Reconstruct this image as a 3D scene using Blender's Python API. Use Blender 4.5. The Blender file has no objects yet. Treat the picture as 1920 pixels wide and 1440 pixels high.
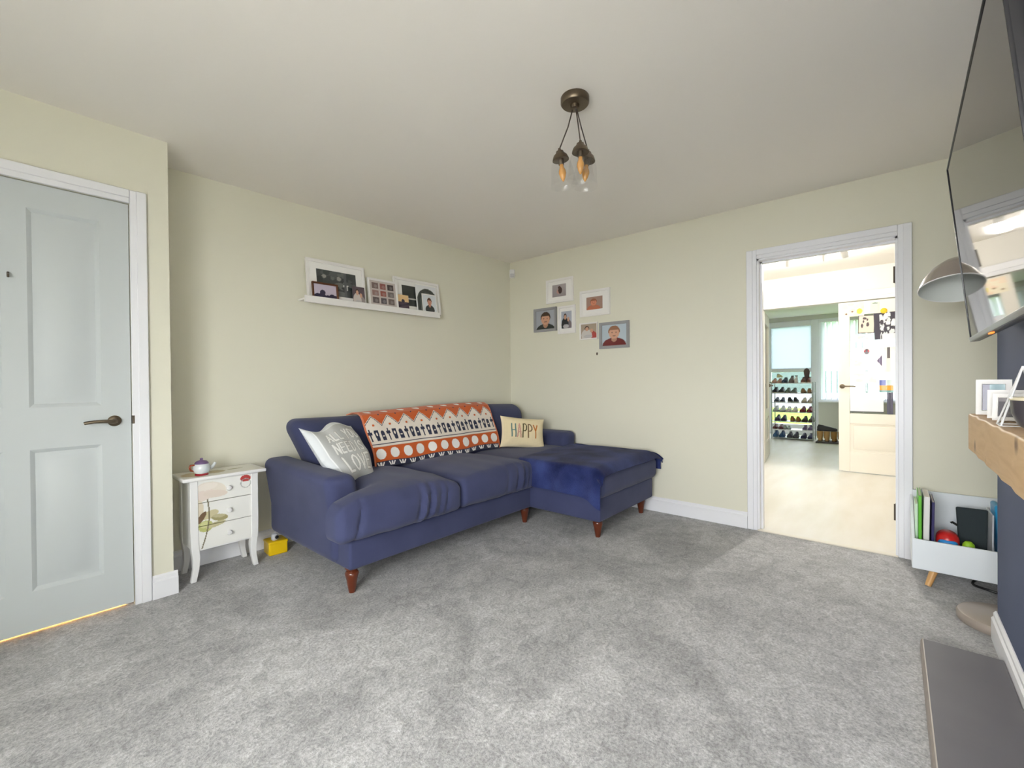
import bpy, bmesh, math, random
import numpy as np
from mathutils import Vector, Matrix

random.seed(4)
rng = np.random.default_rng(4)
SC = bpy.context.scene
COL = SC.collection
PI = math.pi

# ------------------------------------------------------------------ camera
FPX = 830.2
YAW, PITCH, ROLL = 0.71143, -0.0071808, -0.0091137
cam_d = bpy.data.cameras.new('camera')
cam_d.sensor_width = 36.0
cam_d.lens = FPX / 1920 * 36.0
cam_d.clip_start = 0.02
cam = bpy.data.objects.new('camera', cam_d)
COL.objects.link(cam)
_f = Vector((math.cos(YAW) * math.cos(PITCH), math.sin(YAW) * math.cos(PITCH), math.sin(PITCH)))
_r = Vector((math.sin(YAW), -math.cos(YAW), 0))
_u = _r.cross(_f)
_r2 = math.cos(ROLL) * _r + math.sin(ROLL) * _u
_u2 = -math.sin(ROLL) * _r + math.cos(ROLL) * _u
cam.matrix_world = Matrix(((_r2.x, _u2.x, -_f.x, 0), (_r2.y, _u2.y, -_f.y, 0), (_r2.z, _u2.z, -_f.z, 1.1), (0, 0, 0, 1)))
SC.camera = cam

# ------------------------------------------------------------------ light and exposure
SC.view_settings.view_transform = 'Standard'
SC.view_settings.look = 'None'
SC.view_settings.gamma = 1.0
SC.view_settings.use_curve_mapping = False
SC.view_settings.exposure = 0.48
SC.cycles.use_denoising = True
SC.cycles.max_bounces = 12
SC.cycles.diffuse_bounces = 7
SC.cycles.glossy_bounces = 4
SC.cycles.transmission_bounces = 8
SC.cycles.transparent_max_bounces = 16
SC.cycles.sample_clamp_indirect = 8.0

SKY = 23.0
world = bpy.data.worlds.new('overcast_sky')
SC.world = world
world.use_nodes = True
wn = world.node_tree.nodes
wn['Background'].inputs[0].default_value = (0.97, 0.985, 1.0, 1)
wn['Background'].inputs[1].default_value = SKY


def portal(loc, rot, sx, sy):
    d = bpy.data.lights.new('window_portal', 'AREA')
    d.shape = 'RECTANGLE'
    d.size, d.size_y = sx, sy
    d.cycles.is_portal = True
    o = bpy.data.objects.new('window_portal', d)
    COL.objects.link(o)
    o.location = loc
    o.rotation_euler = rot
    return o


portal((-1.13, 0.2, 1.15), (0, -PI / 2, 0), 1.3, 1.85)        # living-room window behind the camera
portal((6.0, 3.33, 1.6), (-PI / 2, 0, 0), .6, .9)            # kitchen window
portal((10.32, 0.95, 1.2), (0, PI / 2, 0), 2.3, 2.3)           # porch door and window


# ------------------------------------------------------------------ helpers
def lin(c):
    c = np.asarray(c, float) / 255.0
    return np.where(c <= 0.04045, c / 12.92, ((c + 0.055) / 1.055) ** 2.4)


def rgba(c):
    l = lin(c)
    return (float(l[0]), float(l[1]), float(l[2]), 1.0)


MATS = {}


def mat(name, col, rough=0.6, metal=0.0, spec=0.5, bump=None, vary=None, sheen=0.0, coat=0.0, alpha=None):
    """bump=(scale, strength, distance); vary=(scale, colour2[, stretch xyz])"""
    if name in MATS:
        return MATS[name]
    m = bpy.data.materials.new(name)
    m.use_nodes = True
    nt = m.node_tree
    b = nt.nodes['Principled BSDF']
    b.inputs['Base Color'].default_value = rgba(col)
    b.inputs['Roughness'].default_value = rough
    b.inputs['Metallic'].default_value = metal
    b.inputs['Specular IOR Level'].default_value = spec
    b.inputs['Sheen Weight'].default_value = sheen
    b.inputs['Coat Weight'].default_value = coat
    tc = nt.nodes.new('ShaderNodeTexCoord')
    if vary:
        n = nt.nodes.new('ShaderNodeTexNoise')
        n.inputs['Scale'].default_value = vary[0]
        n.inputs['Detail'].default_value = 5
        mp = nt.nodes.new('ShaderNodeMapping')
        if len(vary) > 2:
            mp.inputs['Scale'].default_value = vary[2]
        nt.links.new(tc.outputs['Object'], mp.inputs[0])
        nt.links.new(mp.outputs[0], n.inputs['Vector'])
        r = nt.nodes.new('ShaderNodeValToRGB')
        r.color_ramp.elements[0].position = 0.35
        r.color_ramp.elements[0].color = rgba(col)
        r.color_ramp.elements[1].position = 0.68
        r.color_ramp.elements[1].color = rgba(vary[1])
        nt.links.new(n.outputs[0], r.inputs[0])
        nt.links.new(r.outputs[0], b.inputs['Base Color'])
    if bump:
        n = nt.nodes.new('ShaderNodeTexNoise')
        n.inputs['Scale'].default_value = bump[0]
        n.inputs['Detail'].default_value = 3
        nt.links.new(tc.outputs['Object'], n.inputs['Vector'])
        bp = nt.nodes.new('ShaderNodeBump')
        bp.inputs['Strength'].default_value = bump[1]
        bp.inputs['Distance'].default_value = bump[2]
        nt.links.new(n.outputs[0], bp.inputs['Height'])
        nt.links.new(bp.outputs[0], b.inputs['Normal'])
    MATS[name] = m
    return m


def paint_mat(name, rough=0.5, coat=0.0, bump=None, sheen=0.0):
    if name in MATS:
        return MATS[name]
    m = mat(name, (200, 200, 200), rough=rough, coat=coat, bump=bump, sheen=sheen)
    nt = m.node_tree
    a = nt.nodes.new('ShaderNodeAttribute')
    a.attribute_name = 'paint'
    nt.links.new(a.outputs['Color'], nt.nodes['Principled BSDF'].inputs['Base Color'])
    return m


def glass_mat(name, tint=(247, 247, 246), gloss=0.07, rough=0.0):
    if name in MATS:
        return MATS[name]
    m = bpy.data.materials.new(name)
    m.use_nodes = True
    nt = m.node_tree
    nt.nodes.clear()
    out = nt.nodes.new('ShaderNodeOutputMaterial')
    mx = nt.nodes.new('ShaderNodeMixShader')
    t = nt.nodes.new('ShaderNodeBsdfTransparent')
    t.inputs[0].default_value = rgba(tint)
    g = nt.nodes.new('ShaderNodeBsdfGlossy')
    g.inputs['Roughness'].default_value = rough
    mx.inputs[0].default_value = gloss
    nt.links.new(t.outputs[0], mx.inputs[1])
    nt.links.new(g.outputs[0], mx.inputs[2])
    nt.links.new(mx.outputs[0], out.inputs[0])
    MATS[name] = m
    return m


def frosted_mat(name, col):
    m = bpy.data.materials.new(name)
    m.use_nodes = True
    nt = m.node_tree
    nt.nodes.clear()
    out = nt.nodes.new('ShaderNodeOutputMaterial')
    mx = nt.nodes.new('ShaderNodeMixShader')
    t = nt.nodes.new('ShaderNodeBsdfTranslucent')
    t.inputs[0].default_value = rgba(col)
    g = nt.nodes.new('ShaderNodeBsdfDiffuse')
    g.inputs[0].default_value = rgba(col)
    mx.inputs[0].default_value = 0.25
    nt.links.new(t.outputs[0], mx.inputs[1])
    nt.links.new(g.outputs[0], mx.inputs[2])
    nt.links.new(mx.outputs[0], out.inputs[0])
    MATS[name] = m
    return m


def glow_mat(name, col, strength):
    m = bpy.data.materials.new(name)
    m.use_nodes = True
    b = m.node_tree.nodes['Principled BSDF']
    b.inputs['Base Color'].default_value = rgba(col)
    b.inputs['Emission Color'].default_value = rgba(col)
    b.inputs['Emission Strength'].default_value = strength
    return m


# ---- mesh helpers: each adds geometry to a bmesh
def BM():
    return bmesh.new()


def box(bm, x0, x1, y0, y1, z0, z1, bev=0.0, seg=2):
    r = bmesh.ops.create_cube(bm, size=1.0)
    vs = r['verts']
    for v in vs:
        v.co = Vector(((x0 + x1) / 2 + v.co.x * (x1 - x0), (y0 + y1) / 2 + v.co.y * (y1 - y0), (z0 + z1) / 2 + v.co.z * (z1 - z0)))
    if bev > 0:
        es = list({e for v in vs for e in v.link_edges})
        bmesh.ops.bevel(bm, geom=es, offset=bev, segments=seg, affect='EDGES', profile=0.5)
    return bm


def prism(bm, pts, axis, a, b):
    """polygon pts (2D) extruded along axis from a to b"""
    def P(p, t):
        return {'x': (t, p[0], p[1]), 'y': (p[0], t, p[1]), 'z': (p[0], p[1], t)}[axis]
    lo = [bm.verts.new(P(p, a)) for p in pts]
    hi = [bm.verts.new(P(p, b)) for p in pts]
    n = len(pts)
    bm.faces.new(lo[::-1])
    bm.faces.new(hi)
    for i in range(n):
        bm.faces.new((lo[i], lo[(i + 1) % n], hi[(i + 1) % n], hi[i]))
    bmesh.ops.recalc_face_normals(bm, faces=bm.faces[:])
    return bm


def lathe(bm, prof, n=24, M=None):
    """profile of (r, z) turned about z; M places it"""
    M = M or Matrix.Identity(4)
    rings = []
    for r, z in prof:
        if r < 1e-6:
            rings.append([bm.verts.new(M @ Vector((0, 0, z)))])
        else:
            rings.append([bm.verts.new(M @ Vector((r * math.cos(2 * PI * k / n), r * math.sin(2 * PI * k / n), z))) for k in range(n)])
    for A, B in zip(rings, rings[1:]):
        for k in range(n):
            k2 = (k + 1) % n
            if len(A) == 1 and len(B) == 1:
                continue
            if len(A) == 1:
                bm.faces.new((A[0], B[k], B[k2]))
            elif len(B) == 1:
                bm.faces.new((A[k], B[0], A[k2]))
            else:
                bm.faces.new((A[k], A[k2], B[k2], B[k]))
    return bm


def tube(bm, pts, rad, n=10, cap=True):
    pts = [Vector(p) for p in pts]
    m = len(pts)
    rads = rad if isinstance(rad, (list, tuple)) else [rad] * m
    prev = None
    rings = []
    for i, p in enumerate(pts):
        d = (pts[min(i + 1, m - 1)] - pts[max(i - 1, 0)]).normalized()
        if prev is None:
            a = Vector((0, 0, 1)) if abs(d.z) < 0.9 else Vector((1, 0, 0))
            x = d.cross(a).normalized()
        else:
            x = (prev - d * prev.dot(d)).normalized()
        prev = x
        y = d.cross(x)
        rings.append([bm.verts.new(p + rads[i] * (math.cos(2 * PI * k / n) * x + math.sin(2 * PI * k / n) * y)) for k in range(n)])
    for A, B in zip(rings, rings[1:]):
        for k in range(n):
            bm.faces.new((A[k], A[(k + 1) % n], B[(k + 1) % n], B[k]))
    if cap:
        bm.faces.new(rings[0][::-1])
        bm.faces.new(rings[-1])
    return bm


def _axis_samples(h, r, n, k):
    a = [-h + r * (1 - math.cos(t * PI / 2 / k)) for t in range(k)]
    # positions that become even angles after rounding
    a = [-(h - r) - r * math.tan((1 - t / k) * PI / 4) for t in range(k)]
    mid = list(np.linspace(-(h - r), h - r, n + 1))
    return a + mid + [-v for v in reversed(a)]


def softbox(bm, x0, x1, y0, y1, z0, z1, r, n=(10, 10, 4), k=4, fn=None):
    """rounded box with a dense grid; fn(u,v,w,co)->co reshapes it, u,v,w in -1..1"""
    c = np.array([(x0 + x1) / 2, (y0 + y1) / 2, (z0 + z1) / 2])
    h = np.array([(x1 - x0) / 2, (y1 - y0) / 2, (z1 - z0) / 2])
    S = [_axis_samples(h[i], r, n[i], k) for i in range(3)]
    cache = {}

    def V(p):
        key = tuple(np.round(p, 6))
        if key in cache:
            return cache[key]
        p = np.array(p)
        q = np.clip(p, -(h - r), h - r)
        d = p - q
        L = np.linalg.norm(d)
        o = q + d / L * r if L > 1e-9 else q
        co = o + c
        if fn is not None:
            co = fn(o[0] / h[0], o[1] / h[1], o[2] / h[2], co)
        v = bm.verts.new(tuple(float(t) for t in co))
        cache[key] = v
        return v
    for ax in range(3):
        i, j = [(1, 2), (2, 0), (0, 1)][ax]
        for sgn in (-1, 1):
            for a in range(len(S[i]) - 1):
                for b in range(len(S[j]) - 1):
                    def pt(aa, bb):
                        p = [0, 0, 0]
                        p[ax] = sgn * h[ax]
                        p[i] = S[i][aa]
                        p[j] = S[j][bb]
                        return p
                    q = [V(pt(a, b)), V(pt(a + 1, b)), V(pt(a + 1, b + 1)), V(pt(a, b + 1))]
                    if sgn < 0:
                        q = q[::-1]
                    q = list(dict.fromkeys(q))
                    if len(q) >= 3:
                        try:
                            bm.faces.new(q)
                        except ValueError:
                            pass
    return bm


def obj(name, bm, m, parent=None, smooth=True, angle=40, recalc=True):
    me = bpy.data.meshes.new(name)
    if recalc:
        bmesh.ops.recalc_face_normals(bm, faces=bm.faces[:])
    bm.to_mesh(me)
    bm.free()
    return link_mesh(name, me, m, parent, smooth, angle)


def link_mesh(name, me, m, parent=None, smooth=True, angle=40):
    o = bpy.data.objects.new(name, me)
    COL.objects.link(o)
    if m is not None:
        me.materials.append(m)
    if smooth and len(me.polygons):
        me.polygons.foreach_set('use_smooth', [True] * len(me.polygons))
        try:
            me.set_sharp_from_angle(angle=math.radians(angle))
        except Exception:
            pass
    if parent is not None:
        o.parent = parent
    return o


def grid_mesh(name, P, colors=None, m=None, parent=None, thick=0.0, N=None):
    """P: (nv,nu,3) array of points; colors: (nv,nu,3) sRGB 0-255. thick extrudes backwards along -N (one vector)."""
    nv, nu = P.shape[:2]
    verts = P.reshape(-1, 3)
    idx = np.arange(nv * nu).reshape(nv, nu)
    q = np.stack([idx[:-1, :-1], idx[:-1, 1:], idx[1:, 1:], idx[1:, :-1]], -1).reshape(-1, 4)
    faces = [tuple(int(t) for t in f) for f in q]
    nb = nv * nu
    if thick > 0:
        Nn = np.asarray(N, float)
        if Nn.ndim == 1:
            Nn = np.broadcast_to(Nn, P.shape)
        verts = np.concatenate([verts, (P - thick * Nn).reshape(-1, 3)])
        faces += [tuple(int(t) + nb for t in f[::-1]) for f in q]
        ring = list(idx[0, :]) + list(idx[1:, -1]) + list(idx[-1, -2::-1]) + list(idx[-2:0:-1, 0])
        for a, b in zip(ring, ring[1:] + ring[:1]):
            faces.append((int(b), int(a), int(a) + nb, int(b) + nb))
    me = bpy.data.meshes.new(name)
    me.from_pydata([tuple(map(float, v)) for v in verts], [], faces)
    if colors is not None:
        c = lin(colors.reshape(-1, 3))
        if thick > 0:
            c = np.concatenate([c, c])
        c = np.concatenate([c, np.ones((len(c), 1))], 1)
        a = me.color_attributes.new('paint', 'FLOAT_COLOR', 'POINT')
        a.data.foreach_set('color', c.astype(np.float32).ravel())
    me.update()
    return link_mesh(name, me, m, parent, True, 60)


def surf_normals(P):
    du = np.gradient(P, axis=1)
    dv = np.gradient(P, axis=0)
    n = np.cross(du, dv)
    return n / (np.linalg.norm(n, axis=-1, keepdims=True) + 1e-12)


def thing(name, label, cat, loc=(0, 0, 0), rotz=0.0, group=None, rot=None):
    o = bpy.data.objects.new(name, None)
    COL.objects.link(o)
    o.empty_display_size = 0.05
    o.location = loc
    o.rotation_euler = rot if rot else (0, 0, rotz)
    o['label'] = label
    o['category'] = cat
    if group:
        o['group'] = group
    return o


def tag(o, label, cat, group=None):
    o['label'] = label
    o['category'] = cat
    if group:
        o['group'] = group
    return o


def struct(name, bm, m, label, cat, parent=None, smooth=False):
    o = obj(name, bm, m, parent, smooth=smooth)
    o['kind'] = 'structure'
    o['label'] = label
    o['category'] = cat
    return o


def sthing(name, label, cat, loc=(0, 0, 0), rotz=0.0):
    o = thing(name, label, cat, loc, rotz)
    o['kind'] = 'structure'
    return o


# ---- painting on grids: every function takes U,V (0..1, V up) and returns sRGB
def full(U, c):
    return np.broadcast_to(np.array(c, float), U.shape + (3,)).copy()


def put(C, mask, c):
    C[mask] = c
    return C


def ell(U, V, cx, cy, rx, ry):
    return ((U - cx) / rx) ** 2 + ((V - cy) / ry) ** 2 < 1


GLYPH = {  # stroke letters on a 1 x 1 cell
    'A': [[(0, 0), (.5, 1), (1, 0)], [(.2, .38), (.8, .38)]],
    'L': [[(0, 1), (0, 0), (.85, 0)]],
    'Y': [[(0, 1), (.5, .5), (1, 1)], [(.5, .5), (.5, 0)]],
    'O': [[(.5 + .5 * math.cos(t * PI / 8), .5 + .5 * math.sin(t * PI / 8)) for t in range(17)]],
    'U': [[(0, 1), (0, .25), (.25, 0), (.75, 0), (1, .25), (1, 1)]],
    'N': [[(0, 0), (0, 1), (1, 0), (1, 1)]],
    'E': [[(.9, 1), (0, 1), (0, 0), (.9, 0)], [(0, .52), (.75, .52)]],
    'D': [[(0, 0), (0, 1), (.55, 1), (1, .7), (1, .3), (.55, 0), (0, 0)]],
    'I': [[(.5, 0), (.5, 1)]],
    'S': [[(.95, .85), (.6, 1), (.15, .88), (.1, .65), (.85, .38), (.9, .15), (.5, 0), (.05, .12)]],
    'V': [[(0, 1), (.5, 0), (1, 1)]],
    'H': [[(0, 0), (0, 1)], [(1, 0), (1, 1)], [(0, .5), (1, .5)]],
    'P': [[(0, 0), (0, 1), (.6, 1), (.95, .85), (.95, .62), (.6, .48), (0, .48)]],
}


def stroke_dist(U, V, ch, x, y, w, h):
    D = np.full(U.shape, 9.0)
    for line in GLYPH[ch]:
        for (a, b), (c, d) in zip(line, line[1:]):
            ax, ay, bx, by = x + a * w, y + b * h, x + c * w, y + d * h
            dx, dy = bx - ax, by - ay
            t = np.clip(((U - ax) * dx + (V - ay) * dy) / (dx * dx + dy * dy + 1e-12), 0, 1)
            D = np.minimum(D, np.hypot(U - ax - t * dx, V - ay - t * dy))
    return D


def UVgrid(nu, nv):
    u = np.linspace(0, 1, nu)
    v = np.linspace(0, 1, nv)
    return np.meshgrid(u, v)


def portrait(bg, skin, hair, shirt, cx=.5, cy=.6, r=.2, bg2=None):
    def fn(U, V):
        C = full(U, bg)
        if bg2 is not None:
            C = C * (1 - V[..., None]) + np.array(bg2, float) * V[..., None]
        C = put(C, ell(U, V, cx, cy - 2.15 * r, 1.75 * r, 1.35 * r), shirt)
        C = put(C, ell(U, V, cx, cy - 1.05 * r, .42 * r, .5 * r), np.array(skin) * .85)
        C = put(C, ell(U, V, cx, cy + .25 * r, .86 * r, 1.0 * r), hair)
        C = put(C, ell(U, V, cx, cy - .08 * r, .76 * r, .95 * r) & (V < cy + .5 * r), skin)
        for s in (-1, 1):
            C = put(C, ell(U, V, cx + s * .3 * r, cy + .08 * r, .1 * r, .09 * r), np.array(skin) * .35)
        C = put(C, ell(U, V, cx, cy - .5 * r, .28 * r, .07 * r), np.array(skin) * .55)
        return C
    return fn


def two_figures(bg, a, b, skin=(205, 160, 135)):
    def fn(U, V):
        C = full(U, bg)
        C = put(C, ell(U, V, .62, .18, .38, .34), b)
        C = put(C, ell(U, V, .36, .22, .34, .42), a)
        C = put(C, ell(U, V, .38, .70, .14, .17), (70, 52, 45))
        C = put(C, ell(U, V, .38, .65, .11, .14), skin)
        C = put(C, ell(U, V, .68, .52, .10, .13), skin)
        C = put(C, ell(U, V, .45, .12, .28, .12), (190, 188, 190))
        return C
    return fn


def blobs(bg, cols, n, seed, s=.16):
    def fn(U, V):
        g = np.random.default_rng(seed)
        C = full(U, bg)
        for _ in range(n):
            C = put(C, ell(U, V, g.uniform(.05, .95), g.uniform(.05, .95), g.uniform(.3, 1) * s, g.uniform(.3, 1) * s), cols[int(g.integers(len(cols)))])
        return C
    return fn


PRINT = None


# ------------------------------------------------------------------ materials
M_wall = mat('wall_paint', (225, 223, 207), rough=0.85, spec=0.25, bump=(60, .05, .004))
M_ceil = mat('ceiling_paint', (243, 239, 233), rough=0.9, spec=0.2)
M_navy = mat('navy_wall_paint', (84, 94, 122), rough=0.75, spec=0.3)
M_kwall = mat('kitchen_wall_paint', (240, 238, 232), rough=0.85, spec=0.2)
M_gloss = mat('white_gloss_paint', (235, 236, 241), rough=0.32, spec=0.45)
M_door = mat('white_door_paint', (196, 202, 204), rough=0.42, spec=0.4)
M_white = mat('white_lacquer', (238, 238, 238), rough=0.4)
M_kfloor = mat('cream_vinyl_floor', (236, 233, 226), rough=0.35, vary=(1.6, (230, 225, 214), (1, 5, 1)))
M_black = mat('black_plastic', (22, 22, 24), rough=0.4)
M_sofa = mat('navy_sofa_fabric', (68, 73, 106), rough=0.92, spec=0.15, sheen=0.12, bump=(420, .25, .002), vary=(5, (61, 66, 97)))
M_mahog = mat('mahogany_wood', (98, 45, 24), rough=0.3, coat=0.4)
M_pewter = mat('pewter_metal', (120, 108, 92), rough=0.38, metal=1.0)
M_amber = mat('amber_bulb_glass', (208, 152, 80), rough=0.12, coat=0.6)
M_glass = glass_mat('clear_glass')
M_hinge = mat('hinge_metal', (110, 100, 90), rough=0.4, metal=0.9)
PRINT = paint_mat('photo_print', rough=0.35, coat=0.25)
M_frame_w = mat('white_frame_wood', (236, 234, 232), rough=0.45)
M_frame_g = mat('grey_frame_wood', (152, 152, 154), rough=0.5)
M_mount = mat('white_mount_card', (240, 239, 236), rough=0.8)


def carpet():
    m = bpy.data.materials.new('grey_carpet')
    m.use_nodes = True
    nt = m.node_tree
    b = nt.nodes['Principled BSDF']
    b.inputs['Roughness'].default_value = 1.0
    b.inputs['Specular IOR Level'].default_value = 0.05
    b.inputs['Sheen Weight'].default_value = 0.3
    tc = nt.nodes.new('ShaderNodeTexCoord')

    def noise(scale, detail, rough=.6, dist=0.0):
        n = nt.nodes.new('ShaderNodeTexNoise')
        n.inputs['Scale'].default_value = scale
        n.inputs['Detail'].default_value = detail
        n.inputs['Roughness'].default_value = rough
        n.inputs['Distortion'].default_value = dist
        nt.links.new(tc.outputs['Object'], n.inputs['Vector'])
        return n

    def ramp(src, p0, c0, p1, c1):
        r = nt.nodes.new('ShaderNodeValToRGB')
        r.color_ramp.elements[0].position, r.color_ramp.elements[0].color = p0, rgba(c0)
        r.color_ramp.elements[1].position, r.color_ramp.elements[1].color = p1, rgba(c1)
        nt.links.new(src.outputs[0], r.inputs[0])
        return r

    def mul(a, c, f):
        x = nt.nodes.new('ShaderNodeMix')
        x.data_type = 'RGBA'
        x.blend_type = 'MULTIPLY'
        x.inputs[0].default_value = f
        nt.links.new(a.outputs[0], x.inputs[6])
        nt.links.new(c.outputs[0], x.inputs[7])
        class O:
            outputs = [x.outputs[2]]
        return O
    speck = noise(95, 4, .75)
    pile = noise(16, 5, .65, 1.2)
    tread = noise(1.8, 3, .55, 1.2)
    base = ramp(speck, .34, (160, 160, 161), .66, (222, 222, 223))
    c2 = mul(base, ramp(pile, .33, (206, 206, 206), .64, (255, 255, 255)), .9)
    c3 = mul(c2, ramp(tread, .36, (212, 212, 212), .62, (255, 255, 255)), .9)
    nt.links.new(c3.outputs[0], b.inputs['Base Color'])
    ad = nt.nodes.new('ShaderNodeMath')
    ad.operation = 'MULTIPLY_ADD'
    ad.inputs[1].default_value = 0.6
    nt.links.new(speck.outputs[0], ad.inputs[0])
    nt.links.new(pile.outputs[0], ad.inputs[2])
    bp = nt.nodes.new('ShaderNodeBump')
    bp.inputs['Strength'].default_value = .6
    bp.inputs['Distance'].default_value = .012
    nt.links.new(ad.outputs[0], bp.inputs['Height'])
    nt.links.new(bp.outputs[0], b.inputs['Normal'])
    return m


def wood(name, c1, c2, axis_scale, rough=.5, knots=False):
    m = bpy.data.materials.new(name)
    m.use_nodes = True
    nt = m.node_tree
    b = nt.nodes['Principled BSDF']
    b.inputs['Roughness'].default_value = rough
    tc = nt.nodes.new('ShaderNodeTexCoord')
    mp = nt.nodes.new('ShaderNodeMapping')
    mp.inputs['Scale'].default_value = axis_scale
    nt.links.new(tc.outputs['Object'], mp.inputs[0])
    n = nt.nodes.new('ShaderNodeTexNoise')
    n.inputs['Scale'].default_value = 3.0
    n.inputs['Detail'].default_value = 6
    n.inputs['Distortion'].default_value = 1.4
    nt.links.new(mp.outputs[0], n.inputs['Vector'])
    r = nt.nodes.new('ShaderNodeValToRGB')
    r.color_ramp.elements[0].position, r.color_ramp.elements[0].color = .3, rgba(c1)
    r.color_ramp.elements[1].position, r.color_ramp.elements[1].color = .7, rgba(c2)
    nt.links.new(n.outputs[0], r.inputs[0])
    last = r.outputs[0]
    if knots:
        v = nt.nodes.new('ShaderNodeTexVoronoi')
        v.inputs['Scale'].default_value = 5.5
        nt.links.new(tc.outputs['Object'], v.inputs['Vector'])
        k = nt.nodes.new('ShaderNodeValToRGB')
        k.color_ramp.elements[0].position, k.color_ramp.elements[0].color = .04, rgba((120, 84, 52))
        k.color_ramp.elements[1].position, k.color_ramp.elements[1].color = .14, (1, 1, 1, 1)
        nt.links.new(v.outputs['Distance'], k.inputs[0])
        x = nt.nodes.new('ShaderNodeMix')
        x.data_type = 'RGBA'
        x.blend_type = 'MULTIPLY'
        x.inputs[0].default_value = .8
        nt.links.new(last, x.inputs[6])
        nt.links.new(k.outputs[0], x.inputs[7])
        last = x.outputs[2]
    nt.links.new(last, b.inputs['Base Color'])
    return m


M_carpet = carpet()
M_oak = wood('oak_beam_wood', (196, 158, 112), (214, 180, 136), (1.2, 9, 9), .55, knots=True)
M_leg = wood('pale_beech_wood', (200, 150, 90), (214, 168, 110), (8, 8, 1.5), .45)

# ------------------------------------------------------------------ the room shell
CH = 2.36                      # ceiling height
XW = 3.59                      # doorway wall
YD = 2.871                     # wall with the panelled door
YC = -0.325                    # chimney breast face
XC = 2.70                      # chimney breast corner
XB = -1.0                      # window wall behind the camera


def yback(x):                  # the sofa wall runs slightly askew
    return 3.20 - 0.0301 * (x - 0.6)


BROT = -0.0301

struct('floor', box(BM(), XB, XW + .0, -0.85, 3.3, -.06, 0), M_carpet, 'grey speckled cut pile carpet across the living room', 'carpet')
struct('ceiling', box(BM(), XB - .15, XW + .12, -0.95, 3.4, CH, CH + .1), M_ceil, 'plain white painted living room ceiling', 'ceiling')

bm = prism(BM(), [(.45, yback(.45)), (XW + .1, yback(XW + .1)), (XW + .1, 3.4), (.45, 3.4)], 'z', 0, CH)
struct('wall_back', bm, M_wall, 'pale cream green wall behind the navy sofa', 'wall')

bm = BM()
DX0, DX1, DH = -.335, .433, 1.995                 # door opening
box(bm, XB, DX0, YD, YD + .1, 0, CH)
box(bm, DX1, .591, YD, YD + .1, 0, CH)
box(bm, DX0, DX1, YD, YD + .1, DH, CH)
box(bm, .491, .591, YD + .1, 3.3, 0, CH)
struct('wall_left', bm, M_wall, 'pale cream green wall around the white panelled door', 'wall')

OY0, OY1, OH = -.02, .748, 1.962                  # doorway opening
bm = BM()
box(bm, XW, XW + .12, OY1, 3.3, 0, CH)
box(bm, XW, XW + .12, -.95, OY0, 0, CH)
box(bm, XW, XW + .12, OY0, OY1, OH, CH)
struct('wall_right', bm, M_wall, 'pale cream green wall with the open doorway and six photo frames', 'wall')

bm = box(BM(), .72, XC, -.80, YC, 0, CH)
struct('wall_chimney', bm, M_navy, 'navy blue chimney breast wall behind the television', 'wall')
bm = box(BM(), XB - .1, XW + .12, -.95, -.80, 0, CH)
struct('wall_alcove', bm, M_wall, 'pale cream green wall at the back of the alcoves', 'wall')

WY0, WY1, WZ0, WZ1 = -.70, 1.10, .52, 1.80        # window behind the camera
bm = BM()
box(bm, XB - .12, XB, -.95, WY0, 0, CH)
box(bm, XB - .12, XB, WY1, 3.3, 0, CH)
box(bm, XB - .12, XB, WY0, WY1, 0, WZ0)
box(bm, XB - .12, XB, WY0, WY1, WZ1, CH)
struct('wall_front', bm, M_wall, 'pale cream green wall around the wide front window', 'wall')
w = sthing('window_1', 'wide white framed front window with three lights', 'window', (XB - .06, 0, 0))
bm = BM()
for y in np.linspace(WY0, WY1, 4):
    yy = min(max(y, WY0 + .03), WY1 - .03)
    box(bm, -.03, .03, yy - .03, yy + .03, WZ0, WZ1, .004, 1)
box(bm, -.03, .03, WY0, WY1, WZ0, WZ0 + .06, .004, 1)
box(bm, -.03, .03, WY0, WY1, WZ1 - .06, WZ1, .004, 1)
obj('window_frame', bm, M_gloss, w)
ys = np.linspace(WY0, WY1, 4)
for a, b in zip(ys, ys[1:]):
    obj('pane', box(BM(), -.003, .003, a + .02, b - .02, WZ0 + .05, WZ1 - .05), M_glass, w, smooth=False)
obj('window_sill', box(BM(), .03, .2, WY0 - .04, WY1 + .04, WZ0 - .03, WZ0, .006), M_gloss, w)


# skirting boards: chamfered profile (offset from wall, height)
def skirting(name, p, q, nrm, label, h=.118, t=.017):
    p, q, nrm = Vector((p[0], p[1], 0)), Vector((q[0], q[1], 0)), Vector((nrm[0], nrm[1], 0)).normalized()
    prof = [(0, 0), (t, 0), (t, h * .74), (t * .62, h * .80), (t * .62, h * .92), (t * .2, h), (0, h)]
    bm = BM()
    A = [bm.verts.new(p + nrm * a + Vector((0, 0, b))) for a, b in prof]
    B = [bm.verts.new(q + nrm * a + Vector((0, 0, b))) for a, b in prof]
    bm.faces.new(A)
    bm.faces.new(B[::-1])
    for i in range(len(prof)):
        j = (i + 1) % len(prof)
        bm.faces.new((A[i], A[j], B[j], B[i]))
    return struct(name, bm, M_gloss, label, 'skirting board')


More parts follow.
